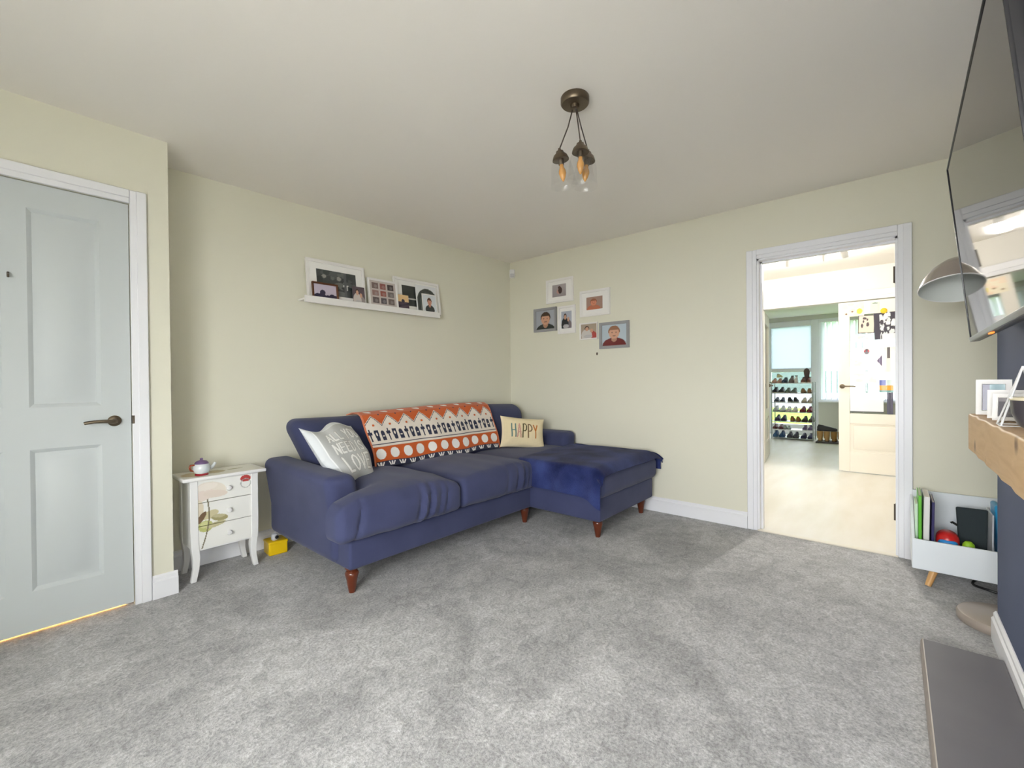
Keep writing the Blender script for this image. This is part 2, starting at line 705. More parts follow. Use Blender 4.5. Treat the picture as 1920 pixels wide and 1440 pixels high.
skirting('baseboard_right', (XW, .815), (XW, 3.11), (-1, 0), 'white skirting board between the sofa and the open doorway')
skirting('baseboard_back', (.591, yback(.591)), (XW, yback(XW)), (0, -1), 'white skirting board behind the bedside table and sofa')
skirting('baseboard_left', (.50, YD), (.608, YD), (0, -1), 'short white skirting board beside the panelled door')
skirting('baseboard_return', (.591, YD - .0), (.591, 3.2), (1, 0), 'white skirting board on the side of the recess')
skirting('baseboard_chimney', (.72, YC), (XC + .017, YC), (0, 1), 'white skirting board along the navy chimney breast')
skirting('baseboard_alcove', (XC, YC - .002), (XC, -.8), (1, 0), 'white skirting board on the side of the chimney breast')

# casing and lining of the panelled door
t = sthing('trim_1', 'white moulded door casing around the panelled door', 'door casing')
CW = .066


def casing(parent, plane, a0, a1, h, face, sgn, w=CW, d=.018):
    """architrave: two jamb boards and a head with a stepped profile. plane 'y' or 'x'; face = wall plane; sgn = outward direction"""
    def bx(bm, u0, u1, z0, z1, d0):
        lo, hi = sorted((face, face + sgn * d0))
        if plane == 'y':
            box(bm, u0, u1, lo, hi, z0, z1, .003, 1)
        else:
            box(bm, lo, hi, u0, u1, z0, z1, .003, 1)
    for u0, u1, s in ((a0 - w, a0, -1), (a1, a1 + w, 1)):
        bm = BM()
        bx(bm, u0, u1, 0, h + w, d * .7)
        m0, m1 = (u0, u0 + w * .62) if s < 0 else (u1 - w * .62, u1)
        bx(bm, m0, m1, 0, h + w, d)
        obj('casing_board', bm, M_gloss, parent)
    bm = BM()
    bx(bm, a0, a1, h, h + w, d * .7)
    bx(bm, a0, a1, h + w * .38, h + w, d)
    obj('casing_board', bm, M_gloss, parent)


casing(t, 'y', DX0, DX1, DH, YD, -1)
bm = BM()
box(bm, DX0 - .001, DX0 + .004, YD, YD + .1, 0, DH)
box(bm, DX0, DX1, YD + .042, YD + .06, DH - .03, DH + .002)
box(bm, DX1 - .03, DX1 + .002, YD + .042, YD + .06, 0, DH)
box(bm, DX0 - .002, DX0 + .03, YD + .042, YD + .06, 0, DH)
obj('lining', bm, M_gloss, t, smooth=False)
obj('latch_plate', box(BM(), DX1 - .0015, DX1 + .008, YD - .0145, YD + .01, .905, .945, .001, 1), M_hinge, t)

# door_1 : four panel moulded door
d1 = sthing('door_1', 'white four panel interior door with pewter lever handle', 'door', (0, 0, 0))
FY = YD + .004                                       # door face


def panel_door_face(x0, x1, z0, z1, panels, y_face, thick):
    """one mesh: slab with recessed and raised panels on the front (-y) side"""
    bm = BM()
    xs = sorted({x0, x1} | {p[0] for p in panels} | {p[1] for p in panels})
    zs = sorted({z0, z1} | {p[2] for p in panels} | {p[3] for p in panels})

    def inside(a, b, c, d):
        return any(p[0] <= a and b <= p[1] and p[2] <= c and d <= p[3] for p in panels)
    for a, b in zip(xs, xs[1:]):
        for c, d in zip(zs, zs[1:]):
            if not inside(a, b, c, d):
                bm.faces.new([bm.verts.new(v) for v in ((a, y_face, c), (b, y_face, c), (b, y_face, d), (a, y_face, d))])
    for (a, b, c, d) in panels:
        rings = []
        for off, dep in ((0, 0), (.006, .004), (.016, .013), (.03, .013), (.055, .003)):
            rings.append([bm.verts.new(v) for v in ((a + off, y_face + dep, c + off), (b - off, y_face + dep, c + off), (b - off, y_face + dep, d - off), (a + off, y_face + dep, d - off))])
        for A, B in zip(rings, rings[1:]):
            for i in range(4):
                j = (i + 1) % 4
                bm.faces.new((A[i], A[j], B[j], B[i]))
        bm.faces.new(rings[-1])
    box(bm, x0, x1, y_face + .014, y_face + thick, z0, z1)
    # edges
    for (p, q) in (((x0, z0), (x1, z0)), ((x1, z0), (x1, z1)), ((x1, z1), (x0, z1)), ((x0, z1), (x0, z0))):
        bm.faces.new([bm.verts.new(v) for v in ((p[0], y_face, p[1]), (q[0], y_face, q[1]), (q[0], y_face + .02, q[1]), (p[0], y_face + .02, p[1]))])
    bmesh.ops.remove_doubles(bm, verts=bm.verts[:], dist=1e-5)
    return bm


pan = [(.087, .322, 1.0, 1.88), (.087, .322, .19, .815), (-.224, .011, 1.0, 1.88), (-.224, .011, .19, .815)]
obj('door_leaf', panel_door_face(DX0 + .006, DX1 - .003, .016, DH - .004, pan, FY, .036), M_door, d1, angle=25)
h = obj('handle_rose', lathe(BM(), [(0, 0), (.026, 0), (.026, .006), (.021, .011), (.012, .013), (0, .013)], 24, Matrix.Translation((.367, FY, .923)) @ Matrix.Rotation(PI / 2, 4, 'X')), M_pewter, d1)
bm = BM()
tube(bm, [(.367, FY - .005, .923), (.367, FY - .045, .923), (.360, FY - .052, .923), (.33, FY - .054, .9255), (.29, FY - .053, .926), (.262, FY - .05, .922), (.256, FY - .049, .920)], [.009, .009, .0095, .0085, .0075, .008, .0075], 12)
obj('lever', bm, M_pewter, h)
bm = BM()
tube(bm, [(.032, FY, 1.585), (.032, FY - .012, 1.582), (.032, FY - .018, 1.565), (.032, FY - .028, 1.562), (.032, FY - .032, 1.575)], .004, 8)
obj('coat_hook', bm, M_hinge, d1)['label'] = 'small metal hook on the door'

# hallway behind that door, with its own lamp (light shows under the door)
bm = BM()
box(bm, XB, .49, YD + .1, 4.3, -.05, -.001)
struct('floor_hallway', bm, wood('hall_floor_wood', (190, 110, 50), (215, 135, 66), (2, 8, 1), .4), 'orange brown wooden hallway floor behind the panelled door', 'floor')
bm = BM()
box(bm, XB, .6, 4.3, 4.4, 0, CH)
box(bm, XB - .1, XB, YD + .1, 4.4, 0, CH)
box(bm, .491, .591, 3.3, 4.3, 0, CH)
box(bm, XB, .6, YD + .1, 4.4, CH, CH + .1)
struct('wall_hallway', bm, M_wall, 'plain hallway walls behind the panelled door', 'wall')
ld = bpy.data.lights.new('hallway_lamp', 'POINT')
ld.energy = 260
ld.color = (1, .55, .2)
ld.shadow_soft_size = .06
lo = bpy.data.objects.new('hallway_lamp', ld)
COL.objects.link(lo)
lo.location = (-.1, 3.6, 1.9)

# casing of the open doorway
t = sthing('trim_2', 'white moulded casing and lining of the open doorway', 'door casing')
casing(t, 'x', OY0, OY1, OH, XW, -1)
bm = BM()
box(bm, XW - .001, XW + .125, OY1 - .012, OY1 + .002, 0, OH)
box(bm, XW - .001, XW + .125, OY0 - .002, OY0 + .012, 0, OH)
box(bm, XW - .001, XW + .125, OY0, OY1, OH - .012, OH + .002)
obj('lining', bm, M_gloss, t, smooth=False)
bm = BM()
box(bm, XW + .05, XW + .09, OY1 - .024, OY1 - .012, 0, OH - .012)
box(bm, XW + .05, XW + .09, OY0, OY1, OH - .024, OH - .012)
obj('door_stop', bm, M_gloss, t, smooth=False)
for zz in (.22, 1.68):
    bm = box(BM(), XW + .010, XW + .034, OY0 + .0115, OY0 + .0145, zz - .0, zz + .1, .001, 1)
    tube(bm, [(XW + .006, OY0 + .016, zz), (XW + .006, OY0 + .016, zz + .1)], .005, 8)
    obj('hinge', bm, M_hinge, t)['label'] = 'bare metal hinge without its door'
struct('trim_3', box(BM(), XW - .02, XW + .02, OY0, OY1, -.001, .008, .003, 1), mat('threshold_strip', (232, 226, 212), rough=.35), 'pale threshold strip between carpet and kitchen floor', 'threshold strip')

# ------------------------------------------------------------------ kitchen and porch beyond the doorway
KX = 6.45
KY0, KY1 = -1.7, 3.25
struct('floor_kitchen', box(BM(), XW, 10.25, KY0, KY1, -.06, -.001), M_kfloor, 'smooth cream floor of the kitchen and porch', 'floor')
struct('ceiling_kitchen', box(BM(), XW + .12, KX + .1, KY0, KY1, CH, CH + .1), M_ceil, 'white kitchen ceiling carrying the track light', 'ceiling')
struct('ceiling_porch', box(BM(), KX + .1, 10.3, KY0, KY1, 2.30, 2.4), M_ceil, 'white porch ceiling beyond the double doors', 'ceiling')
LY0, LY1, LH = -.31, 1.30, 1.985
bm = BM()
box(bm, KX, KX + .1, LY1, KY1, 0, CH)
box(bm, KX, KX + .1, KY0, LY0, 0, CH)
box(bm, KX, KX + .1, LY0, LY1, LH, CH)
struct('wall_kitchen_far', bm, M_kwall, 'cream kitchen wall above and around the double doors', 'wall')
bm = BM()
box(bm, XW + .12, 10.3, KY0 - .1, KY0, 0, CH)
box(bm, XW + .12, XW + .13, KY0, OY0 - .07, 0, CH)
box(bm, XW + .12, XW + .13, OY1 + .07, KY1, 0, CH)
struct('wall_kitchen_right', bm, M_kwall, 'cream side wall of the kitchen and porch', 'wall')
bm = BM()
box(bm, XW + .12, 5.7, KY1, KY1 + .12, 0, CH)
box(bm, 6.3, KX + .1, KY1, KY1 + .12, 0, CH)
box(bm, 5.7, 6.3, KY1, KY1 + .12, 0, 1.15)
box(bm, 5.7, 6.3, KY1, KY1 + .12, 2.05, CH)
box(bm, KX + .1, 10.3, 2.1, 2.22, 0, CH)
struct('wall_kitchen_left', bm, M_kwall, 'cream left wall of the kitchen with its window', 'wall')
w = sthing('window_3', 'white framed kitchen side window', 'window', (6.0, KY1 + .06, 0))
bm = BM()
for x in (-.27, .27):
    box(bm, x - .03, x + .03, -.03, .03, 1.15, 2.05, .004, 1)
box(bm, -.3, .3, -.03, .03, 1.15, 1.21, .004, 1)
box(bm, -.3, .3, -.03, .03, 1.99, 2.05, .004, 1)
obj('window_frame', bm, M_gloss, w)
obj('pane', box(BM(), -.25, .25, -.003, .003, 1.2, 2.0), M_glass, w, smooth=False)

t = sthing('trim_4', 'white casing around the glazed double doors', 'door casing')
casing(t, 'x', LY0, LY1, LH, KX, -1, w=.105, d=.02)


# glazed interior doors
def glazed_leaf(name, label, wdt, loc, rotz, hand):
    """leaf in local x (0..wdt) , faces +-y, thickness along y"""
    r = sthing(name, label, 'door', loc, rotz)
    m = mat('cream_door_paint', (240, 235, 225), rough=.4)
    T = .02
    st = .105
    bm = BM()
    box(bm, 0, st, -T, T, .008, LH - .008, .002, 1)
    box(bm, wdt - st, wdt, -T, T, .008, LH - .008, .002, 1)
    box(bm, st, wdt - st, -T, T, LH - .16, LH - .008, .002, 1)
    box(bm, st, wdt - st, -T, T, .57, .685, .002, 1)
    box(bm, st, wdt - st, -T, T, .008, .24, .002, 1)
    obj('door_frame', bm, m, r)
    bm = BM()
    box(bm, st, wdt - st, -.006, .006, .24, .57)
    box(bm, st + .03, wdt - st - .03, -.013, .013, .27, .54, .008, 2)
    obj('lower_panel', bm, m, r)
    obj('glass_pane', box(BM(), st, wdt - st, -.003, .003, .685, LH - .16), M_glass, r, smooth=False)
    hx = wdt - .035 if hand > 0 else .035
    for s in (-1, 1):
        bm = lathe(BM(), [(0, 0), (.026, 0), (.026, .008), (.018, .014), (0, .014)], 16, Matrix.Translation((hx, s * T, 1.0)) @ Matrix.Rotation(-s * PI / 2, 4, 'X'))
        tube(bm, [(hx, s * (T + .005), 1.0), (hx, s * (T + .045), 1.0), (hx - hand * .03, s * (T + .05), 1.002), (hx - hand * .12, s * (T + .048), .998)], .008, 8)
        obj('handle', bm, M_pewter, r)
    return r


LW = .797
# right leaf closed in the wall plane: local x runs towards +y
glazed_leaf('door_2', 'closed cream half glazed door covered with childrens drawings', LW, (KX + .04, LY0 + .005, 0), PI / 2, 1)
glazed_leaf('door_3', 'cream half glazed door swung open into the porch', LW, (KX + .06, LY1 - .01, 0), math.atan2(.10, .84), 1)

# sheets taped to the closed leaf (front face x = KX + .02)
PX = KX + .04 - .0205


def paper(name, label, cat, y1, y0, z0, z1, fn, tilt=0.0, n=40, lift=.0):
    U, V = UVgrid(n, n)
    Y = (y1 + (y0 - y1) * U) - (y0 + y1) / 2
    Z = (z0 + (z1 - z0) * V) - (z0 + z1) / 2
    c, s = math.cos(tilt), math.sin(tilt)
    X = -.0012 * np.sin(U * 5 + z0 * 9) ** 2 - lift
    P = np.stack([X, Y * c - Z * s, Y * s + Z * c], -1)
    o = grid_mesh(name, P, fn(U, V), PRINT, None, thick=.0008, N=(-1, 0, 0))
    o.location = (PX - .0004, (y0 + y1) / 2, (z0 + z1) / 2)
    tag(o, label, cat, 'drawings taped to the glazed door')
    return o


def bordered(bg, line, inner, w=.05):
    def fn(U, V):
        C = inner(U, V) if inner else full(U, bg)
        return put(C, (U < w) | (U > 1 - w) | (V < w) | (V > 1 - w), line)
    return fn


def pawprint(U, V):
    C = full(U, (235, 214, 196))
    for cx, cy, rx, ry in ((.38, .82, .12, .07), (.55, .75, .06, .06), (.32, .66, .05, .08), (.24, .42, .07, .12), (.58, .48, .09, .12)):
        C = put(C, ell(U, V, cx, cy, rx, ry), (66, 52, 56))
    return C


paper('drawing', 'cream print with dark smudges and black border on the glazed door', 'drawing', .308, .161, 1.606, 1.812, bordered(None, (38, 28, 36), pawprint), .03)
paper('drawing', 'black sheet with white splatter painting on the glazed door', 'drawing', .166, -.02, 1.531, 1.826, lambda U, V: put(put(blobs((44, 38, 56), [(232, 236, 238), (214, 222, 226), (52, 46, 60)], 60, 3, .13)(U, V), U < .26, (44, 38, 56)), (V < .18) & (U > .34), (236, 236, 240)), -.04)
paper('drawing', 'pale yellow and peach sheet at the top of the glazed door', 'drawing', .457, .255, 1.81, 1.965, lambda U, V: put(put(blobs((250, 240, 212), [(252, 222, 196), (255, 232, 205)], 14, 5, .2)(U, V), ell(U, V, .8, .35, .13, .2), (250, 226, 60)), ell(U, V, .2, .2, .05, .07) | ell(U, V, .48, .36, .05, .06), (120, 84, 60)))
paper('drawing', 'small pale green sheet at the top of the glazed door', 'drawing', .2, .119, 1.838, 1.951, lambda U, V: put(full(U, (214, 232, 212)), ell(U, V, .5, .9, .3, .05), (120, 140, 120)), .05)
paper('drawing', 'white sheet with a small red and black motif on the glazed door', 'drawing', .363, .171, 1.325, 1.443, lambda U, V: put(put(full(U, (238, 232, 236)), ell(U, V, .68, .6, .12, .26), (70, 50, 60)), ell(U, V, .6, .66, .04, .1) | ell(U, V, .76, .66, .04, .1), (190, 40, 60)))
paper('drawing', 'long pale blue strip of paper on the glazed door', 'drawing', .376, .19, 1.512, 1.595, blobs((232, 238, 246), [(246, 226, 222), (196, 208, 222)], 10, 8, .14))
paper('drawing', 'faint peach sheet below the motif on the glazed door', 'drawing', .384, .172, 1.226, 1.318, blobs((244, 238, 236), [(250, 220, 204), (240, 232, 240)], 12, 12, .16))
paper('drawing', 'wide peach sheet above the door handle', 'drawing', .35, .121, 1.04, 1.169, blobs((246, 236, 224), [(252, 226, 206), (236, 240, 240)], 14, 14, .18))
paper('drawing', 'white sheet with a dark arrow shape on the glazed door', 'drawing', .168, .089, 1.2, 1.432, lambda U, V: put(full(U, (236, 234, 244)), (U > .3) & (U < .86) & (np.abs(V - .38) < .23 * (U - .3) / .5), (92, 76, 110)))
paper('drawing', 'small sheet with orange teal and blue bands on the glazed door', 'drawing', .121, .0, .934, 1.073, lambda U, V: put(put(put(full(U, (206, 224, 226)), (V > .52) & (U < .45), (84, 96, 180)), (V > .17) & (V < .55), (250, 158, 16)), V < .17, (96, 150, 146)), 0, 40, .003)
paper('drawing', 'narrow dark indigo strip low on the glazed door', 'drawing', .057, .005, .69, .932, lambda U, V: full(U, (72, 70, 92)))
paper('drawing', 'large white sheet with a dark lower edge on the glazed door', 'drawing', .384, .086, .705, .925, lambda U, V: put(full(U, (236, 238, 244)), V < .05, (52, 60, 70)))
paper('drawing', 'white sheet with a dark vertical bar by the door edge', 'drawing', .082, -.06, 1.16, 1.44, lambda U, V: put(full(U, (240, 232, 226)), (U > .2) & (U < .36) & (V > .55) & (V < .98), (96, 90, 92)))
bm = lathe(BM(), [(0, 0), (.03, 0), (.03, .004), (.012, .008), (0, .008)], 20, Matrix.Translation((PX - .004, .082, 1.845)) @ Matrix.Rotation(-PI / 2, 4, 'Y'))
tag(obj('rosette', bm, mat('rosette_yellow', (245, 196, 40), rough=.6)), 'small yellow rosette above the black painted sheet', 'rosette')

# porch end wall, outer door, window
EX = 10.15
bm = BM()
box(bm, EX, EX + .15, 1.98, 2.15, 0, 2.3)
box(bm, EX, EX + .15, -1.7, 1.08, 0, .67)
box(bm, EX, EX + .15, -1.7, 1.98, 2.22, 2.3)
box(bm, EX, EX + .15, -1.7, -.1, .67, 2.22)
struct('wall_porch_end', bm, mat('porch_wall_paint', (206, 206, 196), rough=.85), 'grey white end wall of the porch below its window', 'wall')
d4 = sthing('door_4', 'white outer door with frosted top pane and clear lower pane', 'door', (EX + .05, 0, 0))
bm = BM()
box(bm, -.035, .035, 1.87, 1.98, 0, 2.22, .004, 1)
box(bm, -.035, .035, 1.08, 1.195, 0, 2.22, .004, 1)
box(bm, -.035, .035, 1.195, 1.87, 2.11, 2.22, .004, 1)
box(bm, -.035, .035, 1.195, 1.87, 1.22, 1.29, .004, 1)
box(bm, -.035, .035, 1.195, 1.87, 0, .2, .004, 1)
obj('door_frame', bm, M_gloss, d4)
obj('frosted_pane', box(BM(), -.008, .008, 1.195, 1.87, 1.29, 2.11), frosted_mat('frosted_glass', (146, 151, 158)), d4, smooth=False)
M_dimmed = glass_mat('dimmed_porch_glass', (172, 175, 176), .05)  # clear panes; grey tint added only to dim the daylight through them
obj('clear_pane', box(BM(), -.002, .002, 1.195, 1.87, .2, 1.22), M_dimmed, d4, smooth=False)
bm = tube(BM(), [(-.035, 1.9, 1.02), (-.08, 1.9, 1.02), (-.085, 1.89, 1.02), (-.085, 1.79, 1.02)], .009, 8)
obj('handle', bm, M_pewter, d4)
w = sthing('window_2', 'porch window with white frame and vertical blinds', 'window', (EX + .05, 0, 0))
bm = BM()
box(bm, -.035, .035, 1.02, 1.08, .67, 2.22, .004, 1)
box(bm, -.035, .035, -.1, -.04, .67, 2.22, .004, 1)
box(bm, -.035, .035, -.04, 1.02, .67, .74, .004, 1)
box(bm, -.035, .035, -.04, 1.02, 2.14, 2.22, .004, 1)
box(bm, -.03, .03, .47, .53, .74, 2.14, .004, 1)
obj('window_frame', bm, M_gloss, w)
obj('pane', box(BM(), -.002, .002, -.04, 1.02, .74, 2.14), M_dimmed, w, smooth=False)
obj('window_sill', box(BM(), -.16, -.03, -.12, 1.07, .645, .672, .005, 1), M_gloss, w)
bl = thing('vertical_blinds', 'white vertical blinds hanging in front of the porch window', 'blinds', (EX - .09, 0, 0))
obj('head_rail', box(BM(), -.025, .025, -.1, 1.06, 2.14, 2.19, .005, 1), M_gloss, bl)
slat_m = frosted_mat('blind_fabric', (238, 242, 250))
slat = None
for k in range(13):
    if slat is None:
        bm = BM()
        P = [(-.042, 0), (-.02, .006), (.0, .008), (.02, .006), (.042, 0)]
        A = [bm.verts.new((q, p, .70)) for p, q in P]
        B = [bm.verts.new((q, p, 2.14)) for p, q in P]
        for i in range(4):
            bm.faces.new((A[i], A[i + 1], B[i + 1], B[i]))
        slat = obj('slat', bm, slat_m, bl)
        slat.location = (0, 1.0, 0)
        slat.rotation_euler = (0, 0, .75)
        first = slat
    else:
        s = first.copy()
        COL.objects.link(s)
        s.parent = bl
        s.location = (0, 1.0 - k * .085, 0)
        s.rotation_euler = (0, 0, .75 + random.uniform(-.12, .12))

# outdoors
struct('floor_lawn', box(BM(), 10.3, 21, -12, 14, -.16, -.1), mat('lawn_grass', (122, 168, 34), rough=1, vary=(3, (104, 148, 30))), 'bright green lawn outside the porch', 'lawn')
struct('floor_street', box(BM(), 21, 45, -30, 30, -.2, -.14), mat('street_asphalt', (128, 132, 136), rough=1), 'grey street beyond the lawn', 'street')
bm = box(BM(), 45, 45.4, -30, 30, -.2, 1.7)
struct('wall_street', bm, mat('far_hedge', (110, 128, 120), rough=1), 'pale hedge across the street', 'hedge')
struct('floor_garden', box(BM(), -14, XB - .12, -12, 14, -.3, -.2), mat('garden_paving', (160, 158, 154), rough=1), 'grey paving outside the front window', 'paving')
struct('floor_yard', box(BM(), 3.7, 10, KY1 + .2, 14, -.3, -.2), mat('yard_paving', (160, 158, 150), rough=1), 'grey paving outside the kitchen window', 'paving')

# track light on the kitchen ceiling
tl = thing('track_light', 'white ceiling track light with four lit spot heads', 'light', (5.32, .72, CH))
obj('track_bar', box(BM(), -.02, .02, -.55, .5, -.03, 0, .004, 1), M_white, tl)
glow = glow_mat('lit_spot_lens', (255, 246, 232), 60)
for y in (.42, .11, -.20, -.36):
    M = Matrix.Translation((0, y, -.03)) @ Matrix.Rotation(math.radians(-25), 4, 'Y')
    bm = lathe(BM(), [(0, 0), (.02, 0), (.032, -.03), (.034, -.075), (.03, -.075)], 16, M)
    hd = obj('spot_head', bm, M_white, tl)
    obj('lens', lathe(BM(), [(0, -.068), (.03, -.068), (.03, -.073), (0, -.073)], 16, M), glow, hd)
    aimed = y == -.20                                  # this head is turned towards the doorway
    l = bpy.data.lights.new('spot_lamp', 'SPOT' if aimed else 'POINT')
    l.energy = 105 if aimed else 8
    l.color = (1, .96, .9)
    l.shadow_soft_size = .045
    o = bpy.data.objects.new('spot_lamp', l)
    COL.objects.link(o)
    o.location = tl.location + M @ Vector((0, 0, -.12))
    if aimed:
        l.spot_size = math.radians(60)
        l.spot_blend = 1.0
        o.rotation_euler = (Vector((1.9, .45, 0)) - o.location).to_track_quat('-Z', 'Y').to_euler()

# ------------------------------------------------------------------ corner sofa
sofa = thing('corner_sofa', 'navy fabric corner sofa with right hand chaise on turned wooden legs', 'sofa', (0, 0, 0))


def wr(s, amp):
    """gentle repeatable fabric undulation"""
    return lambda x, y, z: amp * (math.sin(x * 17 * s + y * 9) + math.sin(y * 21 * s - x * 7 + z * 11) + math.sin(x * 37 * s + z * 13)) / 3


w1 = wr(1.0, .006)
SX0, SX1 = 1.10, 3.50
bm = BM()
softbox(bm, SX0 + .055, SX1, 2.095, 3.06, .135, .290, .018, (8, 6, 3), 3)
obj('base_rail', bm, M_sofa, sofa)
bm = BM()
softbox(bm, 2.63, SX1, 1.50, 2.15, .135, .30, .018, (6, 6, 3), 3)
obj('chaise_base', bm, M_sofa, sofa)


def arm_fn(u, v, w, co):
    co[0] -= .035 * max(0, (w + .2)) * (1 if u < 0 else .75)      # flares outward at the top
    co[2] -= .02 * (1 - v) * .5 * max(0, w)                        # falls slightly to the front
    return co


bm = BM()
softbox(bm, SX0 + .03, 1.30, 2.20, 3.06, .135, .625, .055, (4, 10, 8), 5, arm_fn)
obj('armrest', bm, M_sofa, sofa)


def arm_fn2(u, v, w, co):
    co[0] += .02 * max(0, w)
    return co


bm = BM()
softbox(bm, 3.36, 3.53, 2.26, 3.06, .2, .625, .05, (4, 8, 6), 5, arm_fn2)
obj('armrest', bm, M_sofa, sofa)


def back_fn(u, v, w, co):
    t = (w + 1) / 2
    co[1] += .13 * t - .08                                       # leans back
    co[0] += u * (-(.20 if u < 0 else .08) * (1 - t) ** 1.0 * abs(u) ** 2)             # wider at the top
    co[1] -= .025 * (1 - u * u) * (1 - w * w) * (1 if v < 0 else 0)
    co[2] += .012 * math.sin(u * 3.4 + .5) * max(0, w)
    co[1] += w1(*co)
    return co


bm = BM()
softbox(bm, 1.18, 3.47, 2.78, 3.02, .34, .872, .10, (30, 3, 8), 6, back_fn)
obj('backrest', bm, M_sofa, sofa)


def seat_fn(x0, x1, xb0, amp=.045, ear=None, wrinkle=None):
    def fn(u, v, w, co):
        if ear is not None:
            s = min(1, max(0, (co[1] - 2.14) / .1))
            s = s * s * (3 - 2 * s)
            co[0] = co[0] + s * ((xb0 + (co[0] - x0) * (x1 - xb0) / (x1 - x0)) - co[0])
        if w > 0:
            co[2] += amp * w * (1 - u ** 4) * (1 - (.55 * abs(v) ** 6 if v < 0 else .95 * v ** 3))
        co[1] -= .02 * (1 - u * u) * (1 - w * w) if v < 0 else 0
        if v < -.2 and wrinkle:
            k = (-v - .2) / .8
            for (cx, wid, dep) in wrinkle:
                co[1] += dep * k * math.exp(-((u - cx - .05 * w) / wid) ** 2) * (1 - .5 * abs(w))
        co[2] += w1(co[0], co[1], co[2]) * .7
        return co
    return fn


bm = BM()
softbox(bm, 1.055, 1.868, 2.015, 2.86, .302, .475, .046, (56, 18, 4), 5, seat_fn(1.055, 1.868, 1.285, .060, True, [(.18, .04, .016), (.26, .03, -.012), (.36, .03, .018), (.43, .03, -.010), (.55, .035, .014), (.68, .03, .014), (-.72, .03, .018)]))
obj('seat_cushion', bm, M_sofa, sofa)
bm = BM()
softbox(bm, 1.872, 2.635, 2.025, 2.86, .302, .475, .046, (56, 18, 4), 5, seat_fn(1.872, 2.635, 1.872, .052, None, [(.1, .04, .010), (.38, .035, .016), (.5, .03, -.012), (.6, .03, .016), (.74, .03, .012)]))
obj('seat_cushion', bm, M_sofa, sofa)


def chaise_fn(u, v, w, co):
    if w > 0:
        co[2] += .03 * w * (1 - u ** 4) * (1 - v ** 4)
    co[2] += w1(co[0], co[1], co[2]) * .5
    s = min(1, max(0, (co[1] - 2.15) / .1))
    co[0] -= s * max(0, co[0] - 3.36) if co[0] > 3.36 else 0
    return co


bm = BM()
softbox(bm, 2.60, 3.525, 1.465, 2.88, .295, .475, .055, (16, 22, 3), 5, chaise_fn)
obj('chaise_cushion', bm, M_sofa, sofa)


def turned_leg(x, y):
    prof = [(0, .15), (.033, .15), (.037, .138), (.036, .128), (.026, .121), (.024, .116), (.031, .111), (.036, .101), (.033, .088), (.028, .068), (.022, .03), (.0175, .004), (.016, 0), (0, 0)]
    return lathe(BM(), prof, 18, Matrix.Translation((x, y, 0)))


leg0 = None
for x, y in ((1.20, 2.155), (2.665, 2.18), (2.735, 1.575), (3.455, 1.585), (1.34, 2.96), (3.42, 2.96)):
    obj('leg', turned_leg(x, y), M_mahog, sofa)

# fleece blanket over the chaise
def fleece():
    nu, nv = 150, 100
    P = np.zeros((nv, nu, 3))
    for j in range(nv):
        for i in range(nu):
            s = i / (nu - 1)
            v = j / (nv - 1)                            # 0 at the foot end, 1 towards the back
            y = 1.455 + v * (.70 + .14 * s)
            Lh = .215 + .05 * math.exp(-(v / .12) ** 2) - .03 * v
            total = Lh + .97 + .13
            d = s * total
            xl = 2.578
            if d < Lh:
                x = xl - .006
                z = .515 - (Lh - d)
                rr = .05
                if Lh - d < rr:
                    a = (Lh - d) / rr
                    x = xl + .03 * (1 - a) ** 2
                    z = .515 - .05 * a ** 1.4
                x -= .008 * (1 + math.sin(v * 17 + 1)) * min(1, (Lh - d) / .15)
            elif d < Lh + .97:
                q = d - Lh
                x = xl + .03 + q
                z = .515 + .016 * math.sin(min(1, q / .97) * PI) ** .7 * math.sin(min(1, v * 1.2 + .02) * PI) ** .5
                z -= .02 * max(0, (x - 3.45) / .1)
            else:
                q = d - Lh - .97
                x = 3.558 + .003 * math.sin(v * 9)
                z = .495 - q
            if v < .1 and z > .46:                     # foot end curls over the cushion edge
                z -= .05 * (1 - v / .1) ** 2
                y -= .012 * (1 - v / .1)
            z += .0025 * math.sin(x * 11 + y * 14) + .002 * math.sin(x * 19 - y * 9)
            P[j, i] = (x, y, z)
    m = mat('navy_fleece', (22, 29, 72), rough=.95, spec=.1, sheen=.12, vary=(5, (56, 68, 122)), bump=(160, .7, .008))
    N = surf_normals(P)
    if N[nv // 2, nu // 2, 2] < 0:
        N = -N
    o = grid_mesh('fleece_blanket', P, None, m, None, thick=.009, N=N)
    return tag(o, 'dark navy fluffy fleece blanket spread over the chaise', 'blanket')


fleece()


